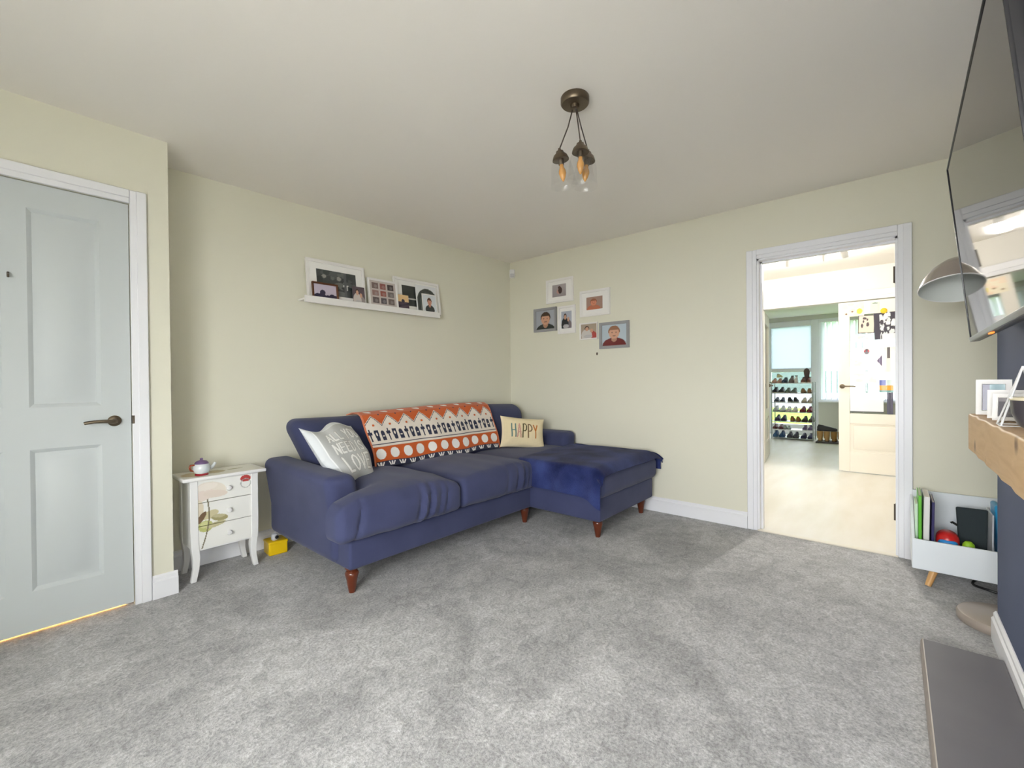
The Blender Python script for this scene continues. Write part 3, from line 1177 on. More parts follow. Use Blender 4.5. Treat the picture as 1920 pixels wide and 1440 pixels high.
# patterned throw over the backrest
def throw_paint(U, V):
    """V = 0 at the bottom hem, 1 at the far (back) edge; F is the fall measured from the front top edge"""
    orange, cream, navy, white = (196, 88, 26), (226, 216, 204), (38, 42, 66), (236, 234, 230)
    F = 1 - V / .84
    C = full(U, orange)
    C = C + 7 * np.sin(U * 700)[..., None] * np.sin(V * 420)[..., None]
    per = 9
    ph = (U * per) % 1.0
    tri = np.abs(ph - .5) * 2
    zz = .24 + .16 * tri
    C = put(C, F > zz - .035, cream)
    C = put(C, F > zz - .022, navy)
    C = put(C, F > zz - .008, cream)
    cell = (U * per) % 1.0
    C = put(C, ell(cell, F, .5, .37, .07, .018), orange)
    C = put(C, ell(cell, F, 1.0, .19, .05, .014) | ell(cell, F, 0.0, .19, .05, .014), navy)
    # plain pale leaf shapes along the top
    C = put(C, ell(cell, F - .10 * (cell - .5), .5, .085, .2, .030), white)
    C = put(C, ell(cell, F - .10 * (cell - .5), .47, .052, .12, .014), (120, 104, 96))
    # little crosses, flags and arches
    g = (U * 25) % 3.0
    k = np.floor(g).astype(int)
    x = g - k
    y = (F - .43) / .19
    inb = (y > 0) & (y < 1)
    cross = (k == 0) & inb & ((np.abs(x - .5) < .10) | ((np.abs(x - .5) < .34) & (np.abs(y - .34) < .11)))
    flag = (k == 1) & inb & (y > .1) & (y < .95) & (np.abs(x - .5) < .36 - .16 * np.abs(y - .3))
    arch = (k == 2) & inb & (((y > .42) & (y < .95) & (np.abs(x - .5) < .33)) | ell(x, y, .5, .42, .33, .26))
    C = put(C, cross | flag | arch, navy)
    C = put(C, ((k == 1) & ell(x, y, .5, .42, .13, .14)) | ((k == 2) & (np.abs(x - .5) < .16) & (np.abs(y - .62) < .05)), cream)
    C = put(C, (F > .655), navy)
    C = put(C, (F > .667), cream)
    C = put(C, (F > .70), orange)
    # plain white discs
    c2 = (U * 11) % 1.0
    C = put(C, ell(c2, F, .5, .808, .33, .078), white)
    C = put(C, F > .915, navy)
    c3 = (U * 14) % 1.0
    y3 = (F - .957) / .03
    C = put(C, (np.abs(y3) < 1) & ((np.abs(c3 - .5) < .07) | (np.abs(np.abs(c3 - .5) - .2 * (1 - .4 * y3)) < .055)), white)
    C = put(C, (U < .008) | (U > .992), (210, 120, 84))
    return np.clip(C, 0, 255)


def throw():
    nu, nv = 520, 190
    U, V = UVgrid(nu, nv)
    # path in (y,z) from the hem up over the top and a little down the back
    path = np.array([(2.668, .512), (2.684, .556), (2.705, .63), (2.735, .72), (2.762, .80), (2.783, .845), (2.815, .878), (2.865, .895), (2.93, .897), (2.99, .88)])
    dl = np.concatenate([[0], np.cumsum(np.hypot(*np.diff(path, axis=0).T))])
    s = V * dl[-1]
    Y = np.interp(s, dl, path[:, 0])
    Z = np.interp(s, dl, path[:, 1])
    # smooth the folds of the path
    X = 1.645 + U * 1.27 - .05 * (V - .4) * (1 - U) * .7 + .01 * np.sin(V * 9)
    Y = Y - .010 - .008 * np.sin(U * 13 + V * 2) * (1 - V) - .004 * np.sin(U * 31)
    Z = Z + .012 * np.sin((X - 2.3) / 1.17 * 3.4 + .5) * np.clip((V - .3) * 2, 0, 1) + .006 * np.sin(U * 17) * np.clip(1 - V * 4, 0, 1)
    P = np.stack([X, Y, Z], -1)
    N = surf_normals(P)
    if N[nv // 4, nu // 2, 1] > 0:
        N = -N
    m = paint_mat('woven_throw', rough=.95, bump=(500, .4, .002), sheen=.2)
    o = grid_mesh('patterned_throw', P, throw_paint(U, V), m, None, thick=.006, N=N)
    tag(o, 'orange and cream patterned throw with zigzags draped over the sofa back', 'throw')


throw()


# scatter cushions
def pillow(name, label, w, h, t, fn, loc, rx, ry, rz, m, n=110, crumple=.006, seed=1, back=(200, 200, 198), pinch=0.0):
    r = thing(name, label, 'cushion', loc)
    r.rotation_euler = (Matrix.Rotation(rz, 3, 'Z') @ Matrix.Rotation(rx, 3, 'X') @ Matrix.Rotation(ry, 3, 'Y')).to_euler()
    g = np.random.default_rng(seed)
    U, V = UVgrid(n, n)
    a, b = U * 2 - 1, V * 2 - 1
    th = t / 2 * np.clip(1 - np.abs(a) ** 2.6, 0, 1) ** .55 * np.clip(1 - np.abs(b) ** 2.6, 0, 1) ** .55
    sx = 1 - .07 * (1 - b ** 2) * np.abs(a) ** 3 * 1.2
    sz = 1 - .07 * (1 - a ** 2) * np.abs(b) ** 3 * 1.2
    X = a * w / 2 * sx
    Z = b * h / 2 * sz
    if pinch:
        X = X * (1 - pinch * np.clip(-b - .1, 0, 1))
        Z = Z + .03 * np.sin(a * 4 + .6) * np.clip(b, 0, 1) ** 2
    cr = np.zeros_like(U)
    for _ in range(7):
        kx, kz, p = g.uniform(-9, 9), g.uniform(-9, 9), g.uniform(0, 6)
        cr += np.sin(a * kx + b * kz + p) / 7 + .5 * np.abs(np.sin(a * kz * .7 - b * kx * .6 + p)) / 7
    cr *= crumple * 2.0 * (th / (t / 2))
    front = np.stack([X, -th - cr, Z + h / 2], -1)
    backp = np.stack([X, th, Z + h / 2], -1)
    o = grid_mesh('cushion_front', front, fn(U, V), m, r)
    # back face with the same rim
    o2 = grid_mesh('cushion_back', backp[:, ::-1], full(U, back), m, r)
    return r


def love(U, V):
    C = full(U, (188, 190, 190))
    C = C + 10 * np.sin(U * 9 + V * 5)[..., None]
    edge = (U < .085) | (U > .95) | (V > .93) | (V < .04)
    C = put(C, edge, (214, 218, 222))
    C = put(C, (np.abs(U - .09) < .008) | (np.abs(V - .925) < .006), (238, 240, 242))
    ink = (238, 238, 236)
    def line(txt, y, hh, x0, ws, gap, th):
        nonlocal C
        x = x0
        for ch in txt:
            if ch == ' ':
                x += ws * .45
                continue
            wdt = ws * (.35 if ch == 'I' else 1)
            D = stroke_dist(U, V, ch, x, y, wdt, hh)
            C = put(C, D < th * 1.45, (164, 162, 158))
            C = put(C, D < th, ink)
            x += wdt + gap
    line('ALL YOU', .66, .14, .22, .068, .034, .0125)
    line('NEED IS', .45, .15, .22, .072, .034, .0125)
    line('LOVE', .16, .22, .24, .11, .05, .017)
    return np.clip(C, 0, 255)


M_satin = paint_mat('grey_cotton_cushion', rough=.6, bump=(260, .15, .001))
M_linen = paint_mat('cream_linen_cushion', rough=.9, bump=(420, .4, .002))
pillow('scatter_cushion', 'crumpled silver grey cushion reading ALL YOU NEED IS LOVE', .42, .44, .13, love, (1.43, 2.44, .485), math.radians(-38), 0, math.radians(21), M_satin, crumple=.007, seed=5, back=(196, 200, 204), pinch=.42)


def happy(U, V):
    C = full(U, (232, 216, 178))
    C = C + 5 * np.sin(U * 230)[..., None] + 5 * np.sin(V * 210)[..., None]
    C = put(C, (U < .04) | (U > .96) | (V > .94) | (V < .05), (238, 224, 190))
    x = .22
    for ch, c in zip('HAPPY', ((96, 128, 126), (206, 156, 140), (92, 84, 52), (122, 96, 66), (190, 112, 40))):
        D = stroke_dist(U, V, ch, x, .30, .085, .42)
        C = put(C, D < .014, c)
        x += .122
    return np.clip(C, 0, 255)


pillow('scatter_cushion', 'cream fringed cushion with colourful HAPPY lettering', .42, .29, .12, happy, (3.05, 2.51, .495), math.radians(-22), math.radians(7), math.radians(-32), M_linen, crumple=.009, seed=9, back=(228, 212, 176))

# ------------------------------------------------------------------ bedside table with drawers
bt = thing('bedside_table', 'white three drawer bedside table with faded floral print and curved legs', 'bedside table', (.85, 2.92, 0))
BX = .172


def rose_paint(X, Z):
    """print across the drawer fronts; X from -.15 to .15, Z .17 to .56"""
    C = np.broadcast_to(np.array((240, 240, 236), float), X.shape + (3,)).copy()
    def e(cx, cz, rx, rz, rot=0.0):
        c, s = math.cos(rot), math.sin(rot)
        a, b = (X - cx) * c + (Z - cz) * s, -(X - cx) * s + (Z - cz) * c
        return (a / rx) ** 2 + (b / rz) ** 2 < 1
    for cx, cz, rx, rz, ro, col in ((-.07, .50, .075, .045, -.2, (232, 224, 212)), (-.105, .475, .05, .03, .4, (231, 217, 207)), (-.05, .475, .06, .02, -.1, (227, 214, 202)), (-.09, .52, .05, .02, .1, (238, 230, 220)), (-.13, .40, .022, .05, 0, (222, 212, 190)),
                                     (-.08, .36, .045, .022, .3, (206, 198, 160)), (-.03, .335, .042, .018, -.15, (164, 156, 112)), (-.035, .345, .032, .01, -.1, (190, 184, 146)), (-.10, .30, .036, .032, 0, (186, 190, 120)), (-.105, .31, .022, .018, .3, (208, 210, 152)), (-.12, .35, .014, .04, -.6, (120, 96, 72)), (-.05, .30, .05, .014, .2, (196, 190, 150))):
        C[e(cx, cz, rx, rz, ro)] = col
    stem = np.abs(X + .115 - .03 * np.sin((Z - .17) * 9) - .05 * (Z - .3)) < .0032
    C[stem & (Z < .45)] = (120, 112, 84)
    C[e(.105, .535, .028, .02, 0) & (Z > .517)] = (190, 70, 66)
    C[(np.abs(np.hypot(X - .105, Z - .507) - .026) < .002)] = (168, 170, 168)
    return C


for k, (z0, z1) in enumerate(((.436, .560), (.306, .432), (.178, .302))):
    nu, nv = 90, 40
    U, V = UVgrid(nu, nv)
    X = -.147 + .294 * U
    Z = z0 + (z1 - z0) * V
    P = np.stack([X, np.full_like(X, .004), Z], -1)
    dr = grid_mesh('drawer', P, rose_paint(X, Z), paint_mat('printed_white_lacquer', rough=.45), bt, thick=.016, N=(0, -1, 0))
    bm = lathe(BM(), [(0, 0), (.006, 0), (.006, .008), (.0135, .014), (.0145, .02), (.011, .026), (0, .028)], 18, Matrix.Translation((.012, .004, (z0 + z1) / 2)) @ Matrix.Rotation(PI / 2, 4, 'X'))
    obj('knob', bm, M_white, dr)


def cabriole(sx, y):
    """square section leg that sweeps in, then out at the foot"""
    bm = BM()
    prof = [(0.563, .0, .019), (.30, .0, .019), (.20, .002, .019), (.13, .010, .018), (.07, .008, .015), (.03, .0, .014), (0, -.006, .0135)]
    rings = []
    for z, inn, hw in prof:
        cx = sx * (BX - .019 - inn * .9)
        rings.append([bm.verts.new((cx + a * hw, y + b * hw, z)) for a, b in ((-1, -1), (1, -1), (1, 1), (-1, 1))])
    bm.faces.new(rings[0])
    bm.faces.new(rings[-1][::-1])
    for A, B in zip(rings, rings[1:]):
        for i in range(4):
            bm.faces.new((A[i], A[(i + 1) % 4], B[(i + 1) % 4], B[i]))
    bmesh.ops.bevel(bm, geom=[e for e in bm.edges], offset=.0025, segments=1, affect='EDGES')
    return bm


for s in (-1, 1):
    obj('leg', cabriole(s, .019), M_white, bt)
    obj('leg', cabriole(s, .205), M_white, bt)
    obj('side_panel', box(BM(), s * (BX - .012) - .005, s * (BX - .012) + .005, .03, .2, .18, .563), M_white, bt, smooth=False)
obj('back_panel', box(BM(), -BX + .03, BX - .03, .2, .21, .18, .563), M_white, bt, smooth=False)
obj('bottom_panel', box(BM(), -BX + .03, BX - .03, .012, .2, .168, .178), M_white, bt, smooth=False)
U, V = UVgrid(60, 40)


def top_paint(U, V):
    C = full(U, (236, 234, 226))
    C = put(C, ell(U, V, .18, .45, .16, .3), (206, 190, 158))
    C = put(C, ell(U, V, .42, .5, .14, .2), (190, 176, 140))
    C = put(C, ell(U, V, .7, .55, .1, .06), (176, 170, 140))
    return C


top = obj('table_top', box(BM(), -.21, .21, -.026, .222, .563, .583, .006, 3), M_white, bt)
P = np.stack([-.2 + .4 * U, -.018 + .23 * V, np.full_like(U, .5834)], -1)
grid_mesh('top_print', P, top_paint(U, V), paint_mat('printed_white_lacquer'), bt)

# teapot ornament on the table: plain round pot, no face
tp = thing('teapot_ornament', 'small white teapot ornament with purple lid and red base on the bedside table', 'ornament', (.745, 2.965, .584), math.radians(8))
china = mat('white_china', (228, 230, 232), rough=.15, coat=.5, vary=(9, (206, 218, 226)))
obj('pot', lathe(BM(), [(0, .008), (.026, .008), (.036, .016), (.043, .034), (.041, .052), (.032, .066), (.022, .072), (0, .073)], 24), china, tp)
obj('base', lathe(BM(), [(0, 0), (.032, 0), (.033, .006), (.028, .012), (0, .012)], 24), mat('red_glaze', (150, 38, 48), rough=.2), tp)
obj('lid', lathe(BM(), [(.034, .064), (.033, .070), (.024, .079), (.010, .084), (.006, .087), (.008, .091), (.005, .096), (0, .097)], 24), mat('purple_glaze', (110, 88, 128), rough=.2), tp)
obj('spout', tube(BM(), [(.034, 0, .034), (.050, 0, .036), (.060, 0, .046), (.070, 0, .060)], [.012, .011, .009, .0075], 12), china, tp)
obj('pot_handle', tube(BM(), [(-.036, 0, .06), (-.054, 0, .062), (-.060, 0, .048), (-.052, 0, .032), (-.040, 0, .028)], .005, 10), mat('brown_glaze', (140, 62, 36), rough=.2), tp)

# yellow box and the little white gadget on it
yb = thing('yellow_box', 'small glossy yellow box on the carpet between bedside table and sofa', 'box', (1.162, 2.99, 0), math.radians(-4))
ym = mat('yellow_plastic', (236, 196, 12), rough=.35)
obj('box_body', softbox(BM(), -.055, .055, 0, .115, 0, .078, .008, (3, 3, 3), 3), ym, yb)
obj('box_lid', softbox(BM(), -.057, .057, -.002, .117, .070, .087, .006, (3, 3, 1), 3), ym, yb)
gd = thing('mini_camera', 'tiny white and grey gadget with a dark round front on the yellow box', 'gadget', (1.15, 3.02, .087))
obj('shell', softbox(BM(), -.02, .02, -.018, .018, 0, .046, .015, (2, 2, 2), 4), mat('grey_white_plastic', (196, 198, 204), rough=.35), gd)
obj('lens', lathe(BM(), [(0, 0), (.011, 0), (.011, .004), (.006, .007), (0, .007)], 16, Matrix.Translation((.006, -.017, .024)) @ Matrix.Rotation(PI / 2, 4, 'X')), M_black, gd)

# ------------------------------------------------------------------ picture ledge with frames
led = thing('picture_ledge', 'white wooden picture ledge on the wall above the sofa', 'shelf', (1.97, yback(1.97), 1.69), BROT)
obj('shelf_board', box(BM(), -.585, .585, -.105, 0, -.014, 0, .002, 1), M_frame_w, led)
obj('front_lip', box(BM(), -.585, .585, -.112, -.100, -.032, .016, .002, 1), M_frame_w, led)


def photo_frame(name, label, w, h, bw, fn, m, loc, rotz, lean=0.0, depth=.018, mount=0.0, prints=None, group=None, n=46, cat='photo frame'):
    """frame with its back at local y = 0, front towards -y; base at z = 0"""
    r = thing(name, label, cat, loc, rotz, group)
    r.rotation_euler = (Matrix.Rotation(rotz, 3, 'Z') @ Matrix.Rotation(lean, 3, 'X')).to_euler()
    if bw > 0:
        bm = BM()
        prof = [(0, 0), (0, -depth), (bw * .25, -depth), (bw * .9, -depth * .78), (bw, -depth * .5), (bw, 0)]
        rings = []
        for o, y in prof:
            rings.append([bm.verts.new(v) for v in ((-w / 2 + o, y, o), (w / 2 - o, y, o), (w / 2 - o, y, h - o), (-w / 2 + o, y, h - o))])
        for A, B in zip(rings, rings[1:]):
            for i in range(4):
                bm.faces.new((A[i], A[(i + 1) % 4], B[(i + 1) % 4], B[i]))
        bm.faces.new(rings[0])
        obj('moulding', bm, m, r, angle=25)
    yf = -depth * .45 if bw > 0 else -.002
    if mount > 0:
        obj('mount', box(BM(), -w / 2 + bw * .9, w / 2 - bw * .9, yf, -.001, bw * .9, h - bw * .9), M_mount, r, smooth=False)
    if prints is None:
        o = bw + mount
        prints = [(-w / 2 + o, w / 2 - o, o, h - o, fn)]
    for (x0, x1, z0, z1, f) in prints:
        U, V = UVgrid(n, n)
        P = np.stack([x0 + (x1 - x0) * U, np.full_like(U, yf - .0012), z0 + (z1 - z0) * V], -1)
        grid_mesh('photo', P, f(U, V), PRINT, r, thick=.001 if bw > 0 or mount > 0 else .002, N=(0, -1, 0))
    return r


LED = 'framed photos on the picture ledge'
LZ = 1.6905


def ledge_frame(label, x0, x1, h, bw, fn, m, back, lean, **k):
    xc = (x0 + x1) / 2
    return photo_frame('framed_photo' if bw > 0 else 'loose_photo', label, x1 - x0, h, bw, fn, m, (xc, yback(xc) - back, LZ), BROT, math.radians(lean), group=LED, **k)


def bw_scene(U, V):
    C = blobs((66, 70, 70), [(84, 88, 88), (52, 56, 56), (104, 106, 104), (60, 66, 66)], 40, 21, .16)(U, V)
    C = put(C, ell(U, V, .18, .74, .05, .08) | ell(U, V, .55, .72, .06, .09), (150, 148, 142))
    C = put(C, (np.abs(U - .72) < .13 * V) & (V < .5), (206, 206, 204))
    C = put(C, (np.abs(U - .72) < .035), (90, 92, 94))
    return C


ledge_frame('largest white frame on the picture ledge with a dark wedding photo', 1.425, 1.872, .30, .022, None, M_frame_w, .052, -7.5, mount=.05, prints=[(-.150, .152, .045, .232, bw_scene)])


def group_photo(U, V):
    C = full(U, (196, 186, 204))
    for cx, cz, r in ((.15, .05, .14), (.35, .15, .13), (.38, .42, .1), (.6, .0, .13), (.8, .1, .13), (.95, .05, .12)):
        C = put(C, ell(U, V, cx, cz, r * 1.2, r * 1.9), (44, 38, 66))
    return C


ledge_frame('small dark brown framed silhouette photo on the picture ledge', 1.45, 1.637, .125, .012, group_photo, mat('dark_brown_frame', (92, 52, 26), rough=.4), .078, -9)
ledge_frame('small unframed photo of a pair leaning on the large white frame', 1.752, 1.85, .138, 0, two_figures((90, 76, 84), (206, 196, 190), (150, 140, 138)), M_mount, .086, -8)


def collage(U, V):
    C = full(U, (196, 186, 182))
    pal = [(120, 100, 96), (146, 86, 80), (70, 58, 58), (150, 118, 112), (152, 84, 72), (120, 110, 108), (96, 84, 84), (88, 80, 86), (110, 96, 92)]
    for k in range(9):
        cx, cz = .2 + .3 * (k % 3), .8 - .3 * (k // 3)
        mk = (np.abs(U - cx) < .115) & (np.abs(V - cz) < .12)
        C = put(C, mk, pal[k])
        C = put(C, mk & ell(U, V, cx + .02, cz - .02, .06, .07), np.array(pal[k]) * .6 + 70)
    return C


ledge_frame('square white frame holding a nine picture collage', 1.888, 2.150, .228, .016, collage, M_frame_w, .073, -8)


def dark_pair(U, V):
    C = full(U, (56, 60, 58))
    return put(C, (V > .33) & (V < .40), (206, 204, 200))


ledge_frame('large white mounted frame at the end of the ledge nearest the corner', 2.135, 2.603, .285, .02, None, M_frame_w, .050, -7.5, mount=.05, prints=[(-.155, .0, .05, .225, dark_pair), (.02, .19, .05, .225, lambda U, V: full(U, (120, 124, 122)))])
ledge_frame('small unframed sunset photo on the picture ledge', 2.147, 2.247, .13, 0, lambda U, V: put(put(full(U, (226, 190, 140)), V < .55, (70, 54, 66)), ell(U, V, .45, .6, .16, .12) | (np.abs(V - .25 - .2 * U) < .05), (44, 36, 52)), M_mount, .090, -8)


def arch_card(U, V):
    C = full(U, (226, 228, 232))
    d = np.hypot((U - .55) * .95, (V - .42))
    C = put(C, ((d < .48) & (V > .42)) | ((np.abs(U - .55) < .5) & (V <= .42)), (62, 66, 62))
    C = put(C, ((d < .33) & (V > .42)) | ((np.abs(U - .55) < .34) & (V <= .42)), (120, 126, 120))
    return C


ledge_frame('white card with a dark grey arch leaning on the end frame', 2.335, 2.552, .245, 0, arch_card, M_mount, .078, -8)
ledge_frame('white edged portrait of a child in a dark jumper on the ledge', 2.385, 2.537, .170, .007, portrait((214, 220, 226), (206, 150, 128), (92, 60, 44), (44, 50, 52), .5, .6, .2), M_frame_w, .091, -8, depth=.008)

# ------------------------------------------------------------------ frames on the doorway wall
WF = 'photo frames on the doorway wall'


def wall_frame(label, ya, yb, z0, z1, bw, m, fn, **k):
    return photo_frame('framed_photo', label, ya - yb, z1 - z0, bw, fn, m, (XW, (ya + yb) / 2, z0), -PI / 2, group=WF, **k)


def tiny_sitter(U, V):
    C = full(U, (176, 168, 170))
    C = C - 20 * (1 - V[..., None])
    C = put(C, ell(U, V, .52, .42, .2, .2), (190, 150, 138))
    C = put(C, ell(U, V, .58, .5, .14, .28), (60, 42, 42))
    C = put(C, ell(U, V, .52, .74, .1, .12), (74, 50, 46))
    return C


wall_frame('topmost white frame on the doorway wall with a tiny seated figure', 2.622, 2.308, 1.860, 2.092, .022, M_frame_w, None, mount=.05, prints=[(-.085, .075, .058, .176, tiny_sitter)])
wall_frame('wide white frame with a pinkish baby portrait on the doorway wall', 2.232, 1.920, 1.690, 1.930, .022, M_frame_w, None, mount=.05, prints=[(-.088, .08, .06, .176, portrait((164, 134, 122), (214, 138, 108), (150, 92, 66), (190, 112, 84), .45, .56, .24))])
wall_frame('grey frame with a smiling child in a dark top beside the narrow white frame', 2.778, 2.502, 1.590, 1.824, .026, M_frame_g, portrait((164, 168, 178), (208, 158, 130), (70, 50, 36), (34, 40, 38), .52, .54, .31), depth=.022)
wall_frame('narrow upright white frame with two children on the doorway wall', 2.484, 2.284, 1.552, 1.818, .02, M_frame_w, None, mount=.03, prints=[(-.062, .056, .05, .214, two_figures((176, 182, 196), (44, 44, 46), (120, 110, 116)))])
wall_frame('smallest white frame with two children hugging on the doorway wall', 2.236, 2.046, 1.478, 1.632, .012, M_frame_w, two_figures((172, 158, 140), (206, 202, 198), (170, 70, 66)))
wall_frame('grey frame with a toddler in a maroon top on the doorway wall', 2.026, 1.738, 1.382, 1.618, .026, M_frame_g, portrait((186, 200, 210), (214, 164, 138), (150, 106, 78), (112, 40, 42), .5, .6, .28), depth=.022)
bm = lathe(BM(), [(0, 0), (.009, 0), (.009, .003), (.004, .004), (.004, .012), (0, .012)], 12, Matrix.Translation((XW, 2.06, 1.345)) @ Matrix.Rotation(-PI / 2, 4, 'Y'))
box(bm, XW - .006, XW, 2.055, 2.065, 1.328, 1.348)
tag(obj('picture_hook', bm, M_hinge), 'bare metal picture hook below the hugging children frame', 'hook')

# alarm sensor in the corner
se = thing('alarm_sensor', 'small white motion sensor high in the corner above the sofa', 'sensor', (XW, 3.075, 2.19), math.radians(-52))
obj('mount_arm', box(BM(), -.012, .012, -.03, .0, .02, .06, .003, 1), M_white, se)
obj('sensor_body', softbox(BM(), -.028, .028, -.062, -.022, -.005, .085, .014, (2, 2, 4), 4), M_white, se)
obj('sensor_lens', softbox(BM(), -.02, .02, -.066, -.05, .0, .04, .008, (2, 1, 2), 3), mat('sensor_lens_plastic', (206, 206, 210), rough=.3), se)

# ------------------------------------------------------------------ pendant ceiling light
pl = thing('pendant_light', 'pewter ceiling pendant with three clear glass shades and amber candle bulbs', 'ceiling light', (1.69, 1.072, CH))
obj('ceiling_rose', lathe(BM(), [(0, 0), (.06, 0), (.063, -.004), (.063, -.028), (.058, -.034), (.02, -.036), (.017, -.05), (0, -.052)], 36), M_pewter, pl)
cable_m = mat('braided_cable', (70, 60, 52), rough=.7)
G = glass_mat('shade_glass', (254, 254, 254), .025)
for dx, dy, dz, tx, ty in ((-.045, .050, -.262, -.06, .05), (-.022, -.040, -.250, .0, 0), (.060, -.025, -.252, .06, -.04)):
    M = Matrix.Translation((dx, dy, dz)) @ Matrix.Rotation(tx * 1.6, 4, 'Y') @ Matrix.Rotation(-ty * 1.6, 4, 'X')
    tp0 = M @ Vector((0, 0, .03))
    cp = obj('lamp_cap', lathe(BM(), [(0, .034), (.006, .034), (.007, .024), (.016, .021), (.019, .012), (.030, .002), (.036, -.012), (.037, -.018), (.034, -.018), (.014, -.014), (.012, -.038), (0, -.038)], 24, M), M_pewter, pl)
    obj('cable', tube(BM(), [(dx * .12, dy * .12, -.045), (dx * .5 + .004, dy * .5, -.13), tuple(tp0)], .0028, 8), cable_m, cp)
    obj('bulb', lathe(BM(), [(0, -.036), (.0085, -.036), (.0095, -.05), (.0155, -.064), (.0165, -.076), (.011, -.096), (.004, -.110), (0, -.114)], 18, M), M_amber, cp)
    prof = [(.031, -.016), (.038, -.022), (.046, -.04), (.051, -.07), (.054, -.105), (.058, -.128), (.0605, -.132), (.0565, -.128), (.0525, -.105), (.0495, -.07), (.0445, -.04), (.036, -.022)]
    obj('glass_shade', lathe(BM(), prof, 28, M), G, cp)

# ------------------------------------------------------------------ television on the chimney breast
tv = thing('television', 'large flat television tilted forward on the navy chimney breast', 'television', (1.762, -.212, 1.228))
tv.rotation_euler = (Matrix.Rotation(math.atan2(.013, -1.163) + PI, 3, 'Z') @ Matrix.Rotation(0, 3, 'X')).to_euler()
TILT = .095
TW, TH = 1.163, .657
c, s = math.cos(TILT), math.sin(TILT)


def tvp(x, d, z):      # along width, depth behind the screen, up the screen
    return Vector((x, z * s - d * c, z * c + d * s * 1.0))


def tvbox(bm, x0, x1, d0, d1, z0, z1, bev=.0):
    r = box(bm, x0, x1, d0, d1, z0, z1, bev, 2)
    return r


def tvplace(bm):
    for v in bm.verts:
        v.co = tvp(v.co.x, v.co.y, v.co.z)
    return bm


bm = tvbox(BM(), -TW / 2, TW / 2, .0, .022, 0, TH, .002)
tvbox(bm, -TW / 2 + .12, TW / 2 - .12, .022, .05, .05, TH - .16, .01)
obj('casing', tvplace(bm), mat('tv_casing_plastic', (34, 34, 38), rough=.35), tv)
bm = tvbox(BM(), -TW / 2, TW / 2, -.006, .002, 0, .016, .002)
obj('lower_bezel', tvplace(bm), mat('tv_bezel_metal', (120, 120, 122), rough=.3, metal=.7), tv)
bm = tvbox(BM(), -TW / 2, TW / 2, -.004, .003, TH - .0045, TH, .001)
tvbox(bm, -TW / 2, -TW / 2 + .0045, -.004, .003, .01, TH, .001)
tvbox(bm, TW / 2 - .0045, TW / 2, -.004, .003, .01, TH, .001)
obj('bezel', tvplace(bm), MATS['tv_casing_plastic'], tv)
bm = tvbox(BM(), -TW / 2 + .004, TW / 2 - .004, -.0015, .0005, .015, TH - .005)
scr = mat('tv_screen_glass', (10, 10, 12), rough=.035, spec=.6)
obj('screen', tvplace(bm), scr, tv, smooth=False)
bm = BM()
box(bm, -.2, .2, -.106, -.098, .12, .52)
for x in (-.12, .12):
    box(bm, x - .02, x + .02, -.1, -.035, .16, .2)
    box(bm, x - .02, x + .02, -.1, -.0, .44, .48)
obj('wall_bracket', bm, M_black, tv, smooth=False)
bm = tvbox(BM(), .10, .15, -.002, .006, -.004, .0)
obj('standby_light', tvplace(bm), glow_mat('standby_amber', (240, 130, 40), 1.0), tv, smooth=False)

# ------------------------------------------------------------------ mantel beam and what stands on it
mb = BM()
softbox(mb, 1.16, 2.32, YC, -.208, .834, .965, .006, (14, 3, 4), 2, lambda u, v, w, co: co + np.array((0, .0025 * math.sin(co[0] * 31) * (v > .5), .0022 * math.sin(co[0] * 47 + 1) * (w > .5))))
tag(obj('mantel_beam', mb, M_oak), 'chunky oak mantel beam on the navy chimney breast', 'mantel shelf')
MZ = .9665
photo_frame('framed_photo', 'white upright frame at the end of the mantel beam nearest the alcove', .085, .122, .016, lambda U, V: put(put(put(full(U, (196, 204, 206)), U < .33, (56, 54, 96)), (V > .7) & (U > .33), (110, 150, 160)), ell(U, V, .6, .74, .2, .06), (58, 96, 108)), M_frame_w, (2.245, -.262, MZ), math.radians(-100), math.radians(-4), depth=.014)
photo_frame('framed_photo', 'small white frame second from the alcove end of the mantel beam', .085, .09, .014, lambda U, V: put(full(U, (226, 226, 222)), U < .3, (70, 70, 74)), M_frame_w, (2.06, -.27, MZ), math.radians(-104), math.radians(-5), depth=.016)
photo_frame('framed_photo', 'small white frame with a dark picture beside the dark bowl on the mantel', .08, .08, .012, lambda U, V: put(full(U, (62, 56, 66)), V > .8, (120, 114, 118)), M_frame_w, (1.965, -.268, MZ), math.radians(-108), math.radians(-6), depth=.016)
gt = thing('glass_terrarium', 'clear faceted glass terrarium with thin white edges on the mantel', 'terrarium', (1.80, -.262, MZ))
A = [(.045, .04, 0), (-.05, .045, 0), (-.045, -.05, 0), (.05, -.045, 0), (-.01, 0, .16)]
E = [(0, 1), (1, 2), (2, 3), (3, 0), (0, 4), (1, 4), (2, 4), (3, 4)]
bm = BM()
for a, b in E:
    tube(bm, [A[a], A[b]], .0025, 6)
obj('edge_bars', bm, M_white, gt)
for i, (a, b) in enumerate(((0, 1), (1, 2), (2, 3), (3, 0))):
    bm = BM()
    bm.faces.new([bm.verts.new(A[a]), bm.verts.new(A[b]), bm.verts.new(A[4])])
    obj('pane', bm, M_glass, gt, smooth=False)
bw_ = thing('round_bowl', 'dark grey round bowl with a cream rim on the mantel', 'bowl', (1.60, -.268, MZ))
obj('bowl_body', lathe(BM(), [(0, 0), (.022, 0), (.042, .016), (.053, .045), (.055, .078), (.051, .078), (.048, .045), (.036, .018), (0, .008)], 32), mat('dark_stoneware', (66, 62, 66), rough=.3), bw_)
